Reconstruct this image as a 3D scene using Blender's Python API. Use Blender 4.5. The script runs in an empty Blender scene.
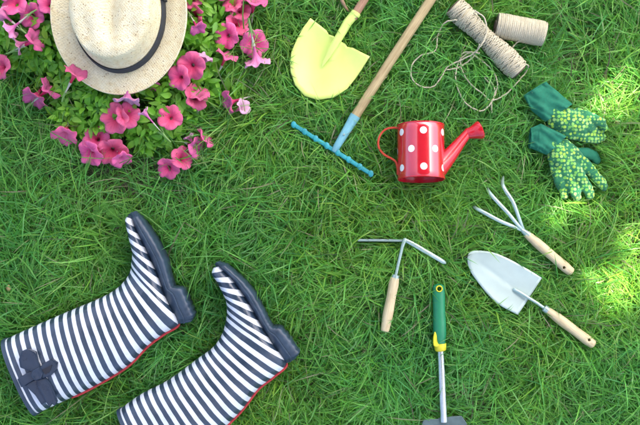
import bpy, bmesh, math, random
import numpy as np
from mathutils import Vector, Matrix, noise as mnoise
from mathutils.bvhtree import BVHTree
R = math.radians
PI = math.pi
random.seed(11)
rng = np.random.default_rng(7)
C = bpy.context.scene.collection
S = 0.0022            # metres per photo pixel on the lawn surface
H = 2.03              # camera height above the soil

def at(px, py, z=0.03):
    k = S * (H - z) / 2.0
    return Vector(((px - 320) * k, (212.5 - py) * k, z))

# ------------------------------------------------------------------ materials
def nodes_of(name):
    m = bpy.data.materials.new(name); m.use_nodes = True
    nt = m.node_tree; nt.nodes.clear()
    out = nt.nodes.new('ShaderNodeOutputMaterial')
    b = nt.nodes.new('ShaderNodeBsdfPrincipled')
    nt.links.new(b.outputs[0], out.inputs[0])
    return m, nt, b, out

def N(nt, t, **kw):
    n = nt.nodes.new(t)
    for k, v in kw.items(): setattr(n, k, v)
    return n

def ramp(nt, fac, stops, interp='LINEAR'):
    r = N(nt, 'ShaderNodeValToRGB'); r.color_ramp.interpolation = interp
    el = r.color_ramp.elements
    while len(el) < len(stops): el.new(0.5)
    for e, (p, c) in zip(el, stops):
        e.position = p; e.color = (*c, 1)
    nt.links.new(fac, r.inputs[0]); return r

def noise(nt, scale, detail=4, rough=.6, vec=None, dist=0):
    n = N(nt, 'ShaderNodeTexNoise'); n.inputs['Scale'].default_value = scale
    n.inputs['Detail'].default_value = detail; n.inputs['Roughness'].default_value = rough
    n.inputs['Distortion'].default_value = dist
    if vec is not None: nt.links.new(vec, n.inputs['Vector'])
    return n

def coords(nt, kind='Object'):
    return N(nt, 'ShaderNodeTexCoord').outputs[kind]

def bump(nt, b, h, strength=.3, dist=.002):
    bn = N(nt, 'ShaderNodeBump'); bn.inputs['Strength'].default_value = strength
    bn.inputs['Distance'].default_value = dist
    nt.links.new(h, bn.inputs['Height']); nt.links.new(bn.outputs[0], b.inputs['Normal'])

def paint(name, c, rough=.4, var=.12, scale=40, metal=0, bmp=.05, spec=.5, coat=0, wear=None, wear_at=.7):
    m, nt, b, o = nodes_of(name)
    n = noise(nt, scale, 5, .6, coords(nt))
    lo = tuple(x * (1 - var) for x in c); hi = tuple(min(1, x * (1 + var)) for x in c)
    r = ramp(nt, n.outputs[0], [(.3, lo), (.7, hi)])
    col = r.outputs[0]
    if wear:
        n2 = noise(nt, scale * 1.7, 8, .7, coords(nt), .4)
        w = ramp(nt, n2.outputs[0], [(wear_at - .04, (0, 0, 0)), (wear_at + .04, (1, 1, 1))])
        mx = N(nt, 'ShaderNodeMixRGB'); nt.links.new(w.outputs[0], mx.inputs[0])
        nt.links.new(col, mx.inputs[1]); mx.inputs[2].default_value = (*wear, 1); col = mx.outputs[0]
    nt.links.new(col, b.inputs['Base Color'])
    rr = N(nt, 'ShaderNodeMapRange'); nt.links.new(n.outputs[0], rr.inputs[0])
    rr.inputs['To Min'].default_value = max(.02, rough - .08); rr.inputs['To Max'].default_value = min(1, rough + .1)
    nt.links.new(rr.outputs[0], b.inputs['Roughness'])
    b.inputs['Metallic'].default_value = metal
    b.inputs['Specular IOR Level'].default_value = spec
    b.inputs['Coat Weight'].default_value = coat
    if bmp: bump(nt, b, noise(nt, scale * 5, 3, .6, coords(nt)).outputs[0], bmp)
    return m

def wood(name, a, bb, knots=True):
    m, nt, b, o = nodes_of(name)
    mp = N(nt, 'ShaderNodeMapping'); nt.links.new(coords(nt, 'UV'), mp.inputs[0])
    mp.inputs['Scale'].default_value = (14, 230, 1)
    n = noise(nt, 1.0, 5, .65, mp.outputs[0], .6)
    mp2 = N(nt, 'ShaderNodeMapping'); nt.links.new(coords(nt, 'UV'), mp2.inputs[0])
    mp2.inputs['Scale'].default_value = (18, 30, 1)
    n2 = noise(nt, 1.0, 3, .6, mp2.outputs[0])
    r = ramp(nt, n.outputs[0], [(.3, bb), (.62, a)])
    r2 = ramp(nt, n2.outputs[0], [(.33, (.6, .5, .42)), (.5, (1, 1, 1))])
    mx = N(nt, 'ShaderNodeMixRGB', blend_type='MULTIPLY'); mx.inputs[0].default_value = .45
    nt.links.new(r.outputs[0], mx.inputs[1]); nt.links.new(r2.outputs[0], mx.inputs[2])
    nt.links.new(mx.outputs[0], b.inputs['Base Color'])
    b.inputs['Roughness'].default_value = .52
    bump(nt, b, n.outputs[0], .15, .001)
    return m

def boot_mat():
    m, nt, b, o = nodes_of('striped_rubber')
    sx = N(nt, 'ShaderNodeSeparateXYZ'); nt.links.new(coords(nt, 'UV'), sx.inputs[0])
    wob = noise(nt, 22, 2, .5, coords(nt))
    ad = N(nt, 'ShaderNodeMath', operation='MULTIPLY_ADD'); nt.links.new(wob.outputs[0], ad.inputs[0])
    ad.inputs[1].default_value = .14; nt.links.new(sx.outputs[0], ad.inputs[2])
    fr = N(nt, 'ShaderNodeMath', operation='FRACT'); nt.links.new(ad.outputs[0], fr.inputs[0])
    pp = N(nt, 'ShaderNodeMath', operation='PINGPONG'); nt.links.new(fr.outputs[0], pp.inputs[0]); pp.inputs[1].default_value = .5
    st = ramp(nt, pp.outputs[0], [(.250, (0, 0, 0)), (.275, (1, 1, 1))])
    n = noise(nt, 35, 6, .65, coords(nt))
    navy = ramp(nt, n.outputs[0], [(.3, (.014, .028, .050)), (.7, (.034, .058, .092))])
    wht = ramp(nt, n.outputs[0], [(.25, (.58, .62, .64)), (.6, (.70, .73, .75))])
    mx = N(nt, 'ShaderNodeMixRGB'); nt.links.new(st.outputs[0], mx.inputs[0])
    nt.links.new(navy.outputs[0], mx.inputs[1]); nt.links.new(wht.outputs[0], mx.inputs[2])
    n3 = noise(nt, 90, 8, .75, coords(nt))
    dirt = ramp(nt, n3.outputs[0], [(.6, (0, 0, 0)), (.78, (.5, .5, .5))])
    md = N(nt, 'ShaderNodeMixRGB'); nt.links.new(dirt.outputs[0], md.inputs[0]); nt.links.new(mx.outputs[0], md.inputs[1])
    md.inputs[2].default_value = (.2, .19, .14, 1)
    nt.links.new(md.outputs[0], b.inputs['Base Color'])
    b.inputs['Roughness'].default_value = .30; b.inputs['Specular IOR Level'].default_value = .75
    bump(nt, b, noise(nt, 18, 4, .55, coords(nt), .6).outputs[0], .45, .010)
    return m

def can_mat():
    m, nt, b, o = nodes_of('red_enamel_with_dots')
    sx = N(nt, 'ShaderNodeSeparateXYZ'); nt.links.new(coords(nt, 'UV'), sx.inputs[0])
    # u = turns * 6 , v = height in metres; rows of dots, every other row shifted by half
    def M(op, a, bq=None, c=None):
        n = N(nt, 'ShaderNodeMath', operation=op)
        for i, v in enumerate((a, bq, c)):
            if v is None: continue
            if isinstance(v, (int, float)): n.inputs[i].default_value = v
            else: nt.links.new(v, n.inputs[i])
        return n.outputs[0]
    row = M('DIVIDE', M('SUBTRACT', sx.outputs[1], .0015), .0385)
    rowi = M('FLOOR', row)
    rv = M('MULTIPLY', M('SUBTRACT', M('SUBTRACT', row, rowi), .5), .0385)
    half = M('MULTIPLY', M('MODULO', rowi, 2), .5)
    u = M('SUBTRACT', M('FRACT', M('ADD', sx.outputs[0], M('ADD', half, .5))), .5)
    du = M('MULTIPLY', u, 2 * PI * .0505 / 6)
    d = M('SQRT', M('ADD', M('MULTIPLY', du, du), M('MULTIPLY', rv, rv)))
    k = ramp(nt, M('MULTIPLY', d, 50), [(.365, (1, 1, 1)), (.385, (0, 0, 0))])
    n = noise(nt, 30, 4, .6, coords(nt))
    red = ramp(nt, n.outputs[0], [(.3, (.50, .006, .018)), (.7, (.60, .01, .028))])
    mx = N(nt, 'ShaderNodeMixRGB'); nt.links.new(k.outputs[0], mx.inputs[0])
    nt.links.new(red.outputs[0], mx.inputs[1]); mx.inputs[2].default_value = (.86, .84, .82, 1)
    nt.links.new(mx.outputs[0], b.inputs['Base Color'])
    b.inputs['Roughness'].default_value = .2; b.inputs['Specular IOR Level'].default_value = .9
    b.inputs['Coat Weight'].default_value = 1; b.inputs['Coat Roughness'].default_value = .06; b.inputs['Coat IOR'].default_value = 1.6
    bump(nt, b, noise(nt, 20, 2, .5, coords(nt)).outputs[0], .05, .003)
    return m

def straw_mat():
    m, nt, b, o = nodes_of('woven_straw')
    co = coords(nt)
    w1 = N(nt, 'ShaderNodeTexWave', bands_direction='DIAGONAL'); w1.inputs['Scale'].default_value = 95
    w1.inputs['Distortion'].default_value = 6; w1.inputs['Detail'].default_value = 2; nt.links.new(co, w1.inputs[0])
    mp = N(nt, 'ShaderNodeMapping'); mp.inputs['Rotation'].default_value = (0, 0, R(90)); nt.links.new(co, mp.inputs[0])
    w2 = N(nt, 'ShaderNodeTexWave', bands_direction='DIAGONAL'); w2.inputs['Scale'].default_value = 95
    w2.inputs['Distortion'].default_value = 6; w2.inputs['Detail'].default_value = 2; nt.links.new(mp.outputs[0], w2.inputs[0])
    ad = N(nt, 'ShaderNodeMath', operation='MAXIMUM'); nt.links.new(w1.outputs['Fac'], ad.inputs[0]); nt.links.new(w2.outputs['Fac'], ad.inputs[1])
    n = noise(nt, 70, 6, .7, co)
    base = ramp(nt, n.outputs[0], [(.3, (.66, .53, .28)), (.48, (.77, .68, .42)), (.7, (.81, .75, .52))])
    v = N(nt, 'ShaderNodeTexVoronoi'); v.inputs['Scale'].default_value = 260; nt.links.new(co, v.inputs['Vector'])
    vr = N(nt, 'ShaderNodeSeparateXYZ'); nt.links.new(v.outputs['Color'], vr.inputs[0])
    a = N(nt, 'ShaderNodeMath', operation='GREATER_THAN'); nt.links.new(vr.outputs[0], a.inputs[0]); a.inputs[1].default_value = .92
    c = N(nt, 'ShaderNodeMath', operation='LESS_THAN'); nt.links.new(v.outputs['Distance'], c.inputs[0]); c.inputs[1].default_value = .38
    f = N(nt, 'ShaderNodeMath', operation='MULTIPLY'); nt.links.new(a.outputs[0], f.inputs[0]); nt.links.new(c.outputs[0], f.inputs[1])
    f2 = N(nt, 'ShaderNodeMath', operation='MULTIPLY'); nt.links.new(f.outputs[0], f2.inputs[0]); f2.inputs[1].default_value = .75
    mx = N(nt, 'ShaderNodeMixRGB'); nt.links.new(f2.outputs[0], mx.inputs[0]); nt.links.new(base.outputs[0], mx.inputs[1])
    mx.inputs[2].default_value = (.30, .19, .085, 1)
    ml = N(nt, 'ShaderNodeMixRGB', blend_type='MULTIPLY'); ml.inputs[0].default_value = .14
    nt.links.new(mx.outputs[0], ml.inputs[1]); nt.links.new(ad.outputs[0], ml.inputs[2])
    nt.links.new(ml.outputs[0], b.inputs['Base Color']); b.inputs['Roughness'].default_value = .75
    bump(nt, b, ad.outputs[0], .5, .0015)
    return m

def glove_mat():
    m, nt, b, o = nodes_of('dotted_green_cotton')
    co = coords(nt)
    mp = N(nt, 'ShaderNodeMapping'); mp.inputs['Scale'].default_value = (1, 1, .55)
    wn = noise(nt, 160, 2, .5, co); wa = N(nt, 'ShaderNodeVectorMath', operation='MULTIPLY_ADD'); nt.links.new(wn.outputs['Color'], wa.inputs[0])
    wa.inputs[1].default_value = (.0025, .0025, .0025); nt.links.new(co, wa.inputs[2]); nt.links.new(wa.outputs[0], mp.inputs[0])
    v = N(nt, 'ShaderNodeTexVoronoi'); v.inputs['Scale'].default_value = 128; v.inputs['Randomness'].default_value = .55
    nt.links.new(mp.outputs[0], v.inputs['Vector'])
    k = ramp(nt, v.outputs['Distance'], [(.38, (1, 1, 1)), (.50, (0, 0, 0))])
    sx = N(nt, 'ShaderNodeSeparateXYZ'); nt.links.new(v.outputs['Color'], sx.inputs[0])
    dots = ramp(nt, sx.outputs[0], [(0, (.32, .56, .06)), (.3, (.22, .52, .10)), (.55, (.32, .57, .14)), (.8, (.15, .43, .06))], 'CONSTANT')
    g = noise(nt, 60, 4, .6, co)
    gr = ramp(nt, g.outputs[0], [(.3, (.005, .105, .04)), (.7, (.014, .19, .07))])
    # the print is on one face of the fabric: the back of the hand
    geo = N(nt, 'ShaderNodeSeparateXYZ'); nt.links.new(coords(nt, 'Normal'), geo.inputs[0])
    up = ramp(nt, geo.outputs[2], [(.02, (0, 0, 0)), (.12, (1, 1, 1))])
    mm = N(nt, 'ShaderNodeMath', operation='MULTIPLY'); nt.links.new(k.outputs[0], mm.inputs[0]); nt.links.new(up.outputs[0], mm.inputs[1])
    mx = N(nt, 'ShaderNodeMixRGB'); nt.links.new(mm.outputs[0], mx.inputs[0]); nt.links.new(gr.outputs[0], mx.inputs[1]); nt.links.new(dots.outputs[0], mx.inputs[2])
    nt.links.new(mx.outputs[0], b.inputs['Base Color']); b.inputs['Roughness'].default_value = .85
    b.inputs['Sheen Weight'].default_value = .2
    bump(nt, b, noise(nt, 420, 2, .6, co).outputs[0], .3, .001)
    return m

def leafy(name, translucent=.25, rough=.45, spec=.35):
    """vertex attribute 'tint' is each blade's own pigment"""
    m, nt, b, o = nodes_of(name)
    a = N(nt, 'ShaderNodeAttribute'); a.attribute_name = 'tint'
    nt.links.new(a.outputs['Color'], b.inputs['Base Color'])
    b.inputs['Roughness'].default_value = rough; b.inputs['Specular IOR Level'].default_value = spec
    t = N(nt, 'ShaderNodeBsdfTranslucent')
    hs = N(nt, 'ShaderNodeHueSaturation'); hs.inputs['Value'].default_value = 1.5; hs.inputs['Hue'].default_value = .485
    nt.links.new(a.outputs['Color'], hs.inputs['Color']); nt.links.new(hs.outputs[0], t.inputs[0])
    mx = N(nt, 'ShaderNodeMixShader'); mx.inputs[0].default_value = translucent
    nt.links.new(b.outputs[0], mx.inputs[1]); nt.links.new(t.outputs[0], mx.inputs[2]); nt.links.new(mx.outputs[0], o.inputs[0])
    return m

def petal_mat(name, deep, mid, edge, vein=.5):
    m, nt, b, o = nodes_of(name)
    sx = N(nt, 'ShaderNodeSeparateXYZ'); nt.links.new(coords(nt, 'UV'), sx.inputs[0])
    r = ramp(nt, sx.outputs[0], [(0.0, (.45, .42, .10)), (.1, deep), (.42, mid), (1, edge)])
    mp = N(nt, 'ShaderNodeMapping'); mp.inputs['Scale'].default_value = (3, 34, 1); nt.links.new(coords(nt, 'UV'), mp.inputs[0])
    n = noise(nt, 1, 4, .6, mp.outputs[0], .8)
    vr = ramp(nt, n.outputs[0], [(.36, (.62, .42, .55)), (.5, (1, 1, 1))])
    mx = N(nt, 'ShaderNodeMixRGB', blend_type='MULTIPLY'); mx.inputs[0].default_value = vein
    nt.links.new(r.outputs[0], mx.inputs[1]); nt.links.new(vr.outputs[0], mx.inputs[2])
    oi = N(nt, 'ShaderNodeObjectInfo')
    mr = N(nt, 'ShaderNodeMapRange'); mr.inputs['To Min'].default_value = .8; mr.inputs['To Max'].default_value = 1.15
    nt.links.new(oi.outputs['Random'], mr.inputs[0])
    hs = N(nt, 'ShaderNodeHueSaturation'); nt.links.new(mx.outputs[0], hs.inputs['Color']); nt.links.new(mr.outputs[0], hs.inputs['Value'])
    m2 = N(nt, 'ShaderNodeMath', operation='MULTIPLY_ADD'); nt.links.new(N(nt, 'ShaderNodeMath', operation='FRACT').outputs[0], m2.inputs[0]); fr = m2.inputs[0].links[0].from_node
    m3 = N(nt, 'ShaderNodeMath', operation='MULTIPLY'); nt.links.new(oi.outputs['Random'], m3.inputs[0]); m3.inputs[1].default_value = 7.3; nt.links.new(m3.outputs[0], fr.inputs[0])
    m2.inputs[1].default_value = .024; m2.inputs[2].default_value = .492; nt.links.new(m2.outputs[0], hs.inputs['Hue'])
    nt.links.new(hs.outputs[0], b.inputs['Base Color'])
    b.inputs['Roughness'].default_value = .6; b.inputs['Specular IOR Level'].default_value = .25; b.inputs['Sheen Weight'].default_value = .15
    t = N(nt, 'ShaderNodeBsdfTranslucent'); nt.links.new(hs.outputs[0], t.inputs[0])
    ms = N(nt, 'ShaderNodeMixShader'); ms.inputs[0].default_value = .25
    nt.links.new(b.outputs[0], ms.inputs[1]); nt.links.new(t.outputs[0], ms.inputs[2]); nt.links.new(ms.outputs[0], o.inputs[0])
    return m

def soil_mat():
    m, nt, b, o = nodes_of('soil_and_thatch')
    co = coords(nt)
    n = noise(nt, 55, 8, .7, co, .5); n2 = noise(nt, 3.2, 4, .6, co)
    a = ramp(nt, n.outputs[0], [(.3, (.045, .042, .022)), (.5, (.10, .09, .048)), (.72, (.19, .165, .10))])
    g = ramp(nt, n.outputs[0], [(.3, (.025, .06, .018)), (.7, (.07, .16, .04))])
    k = ramp(nt, n2.outputs[0], [(.42, (0, 0, 0)), (.6, (1, 1, 1))])
    mx = N(nt, 'ShaderNodeMixRGB'); nt.links.new(k.outputs[0], mx.inputs[0]); nt.links.new(a.outputs[0], mx.inputs[1]); nt.links.new(g.outputs[0], mx.inputs[2])
    nt.links.new(mx.outputs[0], b.inputs['Base Color']); b.inputs['Roughness'].default_value = .95
    bump(nt, b, n.outputs[0], .8, .01)
    return m

def twine_mat():
    m, nt, b, o = nodes_of('jute_twine')
    mp = N(nt, 'ShaderNodeMapping'); mp.inputs['Scale'].default_value = (420, 120, 1); mp.inputs['Rotation'].default_value = (0, 0, .5)
    nt.links.new(coords(nt, 'UV'), mp.inputs[0])
    n = noise(nt, 1, 4, .7, mp.outputs[0]); n2 = noise(nt, 40, 3, .6, coords(nt))
    r = ramp(nt, n.outputs[0], [(.25, (.40, .36, .24)), (.5, (.51, .47, .33)), (.8, (.60, .56, .42))])
    r2 = ramp(nt, n2.outputs[0], [(.3, (.8, .77, .7)), (.6, (1, 1, 1))])
    mx = N(nt, 'ShaderNodeMixRGB', blend_type='MULTIPLY'); mx.inputs[0].default_value = .6
    nt.links.new(r.outputs[0], mx.inputs[1]); nt.links.new(r2.outputs[0], mx.inputs[2]); nt.links.new(mx.outputs[0], b.inputs['Base Color'])
    b.inputs['Roughness'].default_value = .9; bump(nt, b, n.outputs[0], .35, .0006)
    return m

M = dict(
    wood=wood('pale_beech', (.66, .56, .34), (.53, .42, .23)),
    wood_long=wood('ash_pole', (.48, .38, .19), (.31, .225, .10)),
    wood_pink=wood('brown_pole', (.46, .27, .17), (.30, .16, .09)),
    boot=boot_mat(),
    navy=paint('navy_rubber', (.030, .052, .080), .38, .25, 30, bmp=.1, wear=(.09, .09, .075), wear_at=.72),
    navy_bow=paint('navy_bow_rubber', (.016, .028, .050), .28, .2, 40),
    lining_and_shade=paint('boot_lining_and_loop_shade', (.02, .022, .03), .9),  # boot interior, and the shade painted on the bow loop
    piping=paint('red_piping', (.42, .025, .025), .45),
    can=can_mat(), can_red=paint('red_enamel', (.52, .008, .022), .2, .08, 30, coat=.5, bmp=0),
    can_strip=paint('red_tin_strip', (.42, .05, .025), .35),
    tin=paint('bright_tin', (.6, .6, .58), .3, metal=.8),
    yellow=paint('lime_yellow_enamel', (.66, .80, .20), .36, .06, 25, bmp=.03, wear=(.40, .46, .14), wear_at=.76),
    blue=paint('light_blue_enamel', (.20, .47, .52), .38, .12, 30, wear=(.10, .22, .24), wear_at=.7),
    teal=paint('teal_enamel', (.03, .34, .38), .45, .2, 60, wear=(.05, .12, .13), wear_at=.66),
    white_metal=paint('pale_grey_enamel', (.47, .58, .53), .36, .06, 20, metal=.2, bmp=.04, wear=(.34, .38, .34), wear_at=.74),
    steel=paint('pale_mint_steel', (.42, .55, .50), .3, .1, 40, metal=.45, wear=(.32, .36, .35), wear_at=.7),
    hoe_dark=paint('hoe_grey_steel', (.40, .50, .48), .35, .15, 60, metal=.4, wear=(.25, .27, .25), wear_at=.68),
    chrome=paint('brushed_shaft_steel', (.56, .62, .59), .22, .08, 60, metal=.9),
    green=paint('green_plastic_grip', (.012, .20, .085), .4, .12, 40, bmp=.08),
    lime=paint('yellow_plastic', (.70, .62, .03), .4, .08, 40),
    head=paint('dark_grey_green_steel', (.10, .15, .15), .42, .2, 50, metal=.3, wear=(.2, .2, .17), wear_at=.68),
    straw=straw_mat(), band=paint('charcoal_ribbon', (.022, .028, .034), .7, .2, 120, bmp=.2),
    glove=glove_mat(), cuff=paint('plain_green_knit', (.008, .155, .085), .85, .15, 200, bmp=.4),
    twine=twine_mat(), card=paint('brown_card_tube', (.10, .075, .05), .85),
    leaf=leafy('petunia_leaf', .4, .4, .4), grass=leafy('lawn_grass', .42, .38, .5),
    canopy=leafy('tree_leaf', .15, .5, .3), weed=leafy('weed_leaf', .25, .5, .3),
    petal=petal_mat('pink_petal', (.48, .014, .085), (.77, .062, .22), (.82, .17, .35), .4),
    petal_pale=petal_mat('pale_pink_petal', (.55, .12, .30), (.74, .20, .44), (.82, .38, .58), .6),
    petal_back=petal_mat('petal_underside', (.62, .42, .48), (.76, .20, .42), (.78, .14, .36), .3),
    petal_lilac=petal_mat('petal_underside_lilac', (.66, .56, .62), (.74, .50, .66), (.78, .46, .64), .3),
    stem=paint('green_stem', (.16, .30, .07), .55), calyx=paint('pale_flower_tube', (.46, .44, .36), .6),
    bark=paint('grey_bark', (.14, .11, .085), .9, .4, 12, bmp=.6), twig=paint('dry_brown_twig', (.34, .22, .13), .8, .3, 60, bmp=.3),
    dry=paint('dry_leaf', (.42, .28, .13), .8, .3, 80, bmp=.3),
    soil=soil_mat(),
)

# ------------------------------------------------------------------ mesh builder
class MB:
    def __init__(s): s.v = []; s.f = []; s.uv = []; s.mi = []
    def add(s, verts, faces, uvs=None, mi=0):
        o = len(s.v); s.v += [Vector(p) for p in verts]
        for k, f in enumerate(faces):
            s.f.append([i + o for i in f]); s.mi.append(mi)
            s.uv.append([tuple(uvs[i]) for i in f] if uvs is not None else [(0, 0)] * len(f))
        return s
    def loft(s, rings, closed=True, cap0=True, cap1=True, uvs=None, mi=0):
        n = len(rings[0]); m = len(rings)
        verts = [p for r in rings for p in r]; faces = []; fuv = []
        o = len(s.v); s.v += [Vector(p) for p in verts]
        for i in range(m - 1):
            for j in range(n if closed else n - 1):
                k = (j + 1) % n
                s.f.append([o + i*n + j, o + i*n + k, o + (i+1)*n + k, o + (i+1)*n + j]); s.mi.append(mi)
                if uvs:
                    # uvs[i] = (u per ring); v = j
                    s.uv.append([(uvs[i][0], uvs[i][1] * j), (uvs[i][0], uvs[i][1] * (j+1)), (uvs[i+1][0], uvs[i+1][1] * (j+1)), (uvs[i+1][0], uvs[i+1][1] * j)])
                else: s.uv.append([(0, 0)] * 4)
        for flag, i in ((cap0, 0), (cap1, m - 1)):
            if flag and closed:
                c = sum((Vector(p) for p in rings[i]), Vector()) / n
                ci = len(s.v); s.v.append(c)
                for j in range(n):
                    k = (j + 1) % n
                    s.f.append([o + i*n + k, o + i*n + j, ci] if i == 0 else [o + i*n + j, o + i*n + k, ci]); s.mi.append(mi)
                    u = uvs[i][0] if uvs else 0
                    s.uv.append([(u, 0), (u, .01), (u, .005)])
        return s
    def tube(s, path, rad, sides=10, flat=1.0, cap=True, mi=0, up=None):
        """rad: number or list; flat: thickness ratio of the second axis"""
        path = [Vector(p) for p in path]; n = len(path)
        rad = [rad] * n if not hasattr(rad, '__len__') else list(rad)
        fl = [flat] * n if not hasattr(flat, '__len__') else list(flat)
        rings = []; uvs = []; L = 0; prev = None
        for i, p in enumerate(path):
            t = (path[min(i+1, n-1)] - path[max(i-1, 0)])
            if t.length < 1e-9: t = Vector((1, 0, 0))
            t.normalize()
            if prev is None:
                u = Vector(up) if up else (Vector((0, 0, 1)) if abs(t.z) < .9 else Vector((1, 0, 0)))
                a = t.cross(u); a.normalize()
            else:
                a = prev - t * prev.dot(t); a.normalize()
            prev = a; b = a.cross(t); b.normalize()
            if i: L += (p - path[i-1]).length
            rings.append([p + a * (math.cos(q) * rad[i]) + b * (math.sin(q) * rad[i] * fl[i]) for q in [2*PI*j/sides for j in range(sides)]])
            uvs.append((L, 2*PI*max(rad)/sides))
        return s.loft(rings, True, cap, cap, uvs, mi)
    def prism(s, outline, z0, z1, mi=0):
        n = len(outline)
        a = [Vector((p[0], p[1], z0 if len(p) < 3 else p[2] + z0)) for p in outline]
        b = [Vector((p[0], p[1], z1 if len(p) < 3 else p[2] + z1)) for p in outline]
        f = [[i for i in range(n)][::-1], [n + i for i in range(n)]] + [[i, (i+1) % n, n + (i+1) % n, n + i] for i in range(n)]
        return s.add(a + b, f, None, mi)
    def pillow(s, outline, z, h, steps=5, mi=0):
        """domed pad over an outline: skirt at z, rises to z+h"""
        c = sum((Vector((p[0], p[1], 0)) for p in outline), Vector()) / len(outline)
        rings = [[(p[0], p[1], z - h * .5) for p in outline]]
        for k in range(steps):
            sc, q = ((1, .1), (1, .72), (.95, .95), (.8, 1.05), (.4, .92))[k]
            rings.append([(c.x + (p[0]-c.x)*sc, c.y + (p[1]-c.y)*sc, z + h*q) for p in outline])
        return s.loft(rings, True, True, True, None, mi)
    def build(s, name, mat, parent=None, smooth=35, bevel=0, loc=None, solid=0, sub=0):
        me = bpy.data.meshes.new(name)
        off = Vector(loc) if loc is not None else (ABS.get(parent.name, Vector()) if parent else Vector())
        me.from_pydata([p - off for p in s.v], [], s.f)
        ul = me.uv_layers.new(name='UVMap'); flat = [c for f in s.uv for uv in f for c in uv]
        ul.data.foreach_set('uv', flat)
        for m in (mat if isinstance(mat, (list, tuple)) else [mat]): me.materials.append(m)
        me.polygons.foreach_set('material_index', s.mi)
        bm = bmesh.new(); bm.from_mesh(me); bmesh.ops.recalc_face_normals(bm, faces=bm.faces); bm.to_mesh(me); bm.free()
        me.polygons.foreach_set('use_smooth', [True] * len(me.polygons))
        if smooth < 180: me.set_sharp_from_angle(angle=R(smooth))
        me.update()
        o = bpy.data.objects.new(name, me); C.objects.link(o)
        if parent:
            o.parent = parent; ABS[o.name] = off.copy()
        else:
            o.location = off; ABS[o.name] = off.copy()
        if bevel:
            md = o.modifiers.new('bevel', 'BEVEL'); md.width = bevel; md.segments = 2; md.limit_method = 'ANGLE'; md.angle_limit = R(40)
        if solid:
            md = o.modifiers.new('solid', 'SOLIDIFY'); md.thickness = solid; md.offset = 0
        if sub:
            md = o.modifiers.new('sub', 'SUBSURF'); md.levels = sub; md.render_levels = sub
        return o
ABS = {}

def tag(o, label=None, cat=None, group=None, kind=None):
    if label: o['label'] = label
    if cat: o['category'] = cat
    if group: o['group'] = group
    if kind: o['kind'] = kind
    return o

def thing(name, label, cat, loc, group=None):
    o = bpy.data.objects.new(name, None); C.objects.link(o); o.empty_display_size = .05
    o.location = loc; ABS[o.name] = Vector(loc)
    return tag(o, label, cat, group)

def baked(o, cutter=None):
    """apply the modifiers (and a cut) to a mesh"""
    if cutter:
        md = o.modifiers.new('cut', 'BOOLEAN'); md.object = cutter; md.operation = 'DIFFERENCE'; md.solver = 'EXACT'
    dg = bpy.context.evaluated_depsgraph_get(); dg.update()
    me = bpy.data.meshes.new_from_object(o.evaluated_get(dg))
    o.modifiers.clear(); o.data = me
    if cutter: bpy.data.objects.remove(cutter)
    return o

def catmull(P, per=6, closed=False):
    P = [Vector(p) for p in P]; n = len(P); out = []
    rngi = range(n if closed else n - 1)
    for i in rngi:
        g = (lambda k: P[k % n]) if closed else (lambda k: P[min(max(k, 0), n-1)])
        a, b, c, d = g(i-1), g(i), g(i+1), g(i+2)
        for k in range(per):
            t = k / per
            out.append(.5 * ((2*b) + (c-a)*t + (2*a-5*b+4*c-d)*t*t + (3*b-a-3*c+d)*t**3))
    if not closed: out.append(P[-1])
    return out

def interp_list(L, t):
    i = min(int(t), len(L) - 2); f = t - i
    return L[i] * (1 - f) + L[i+1] * f

TOOLS = []            # objects the lawn is pressed down by

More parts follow.
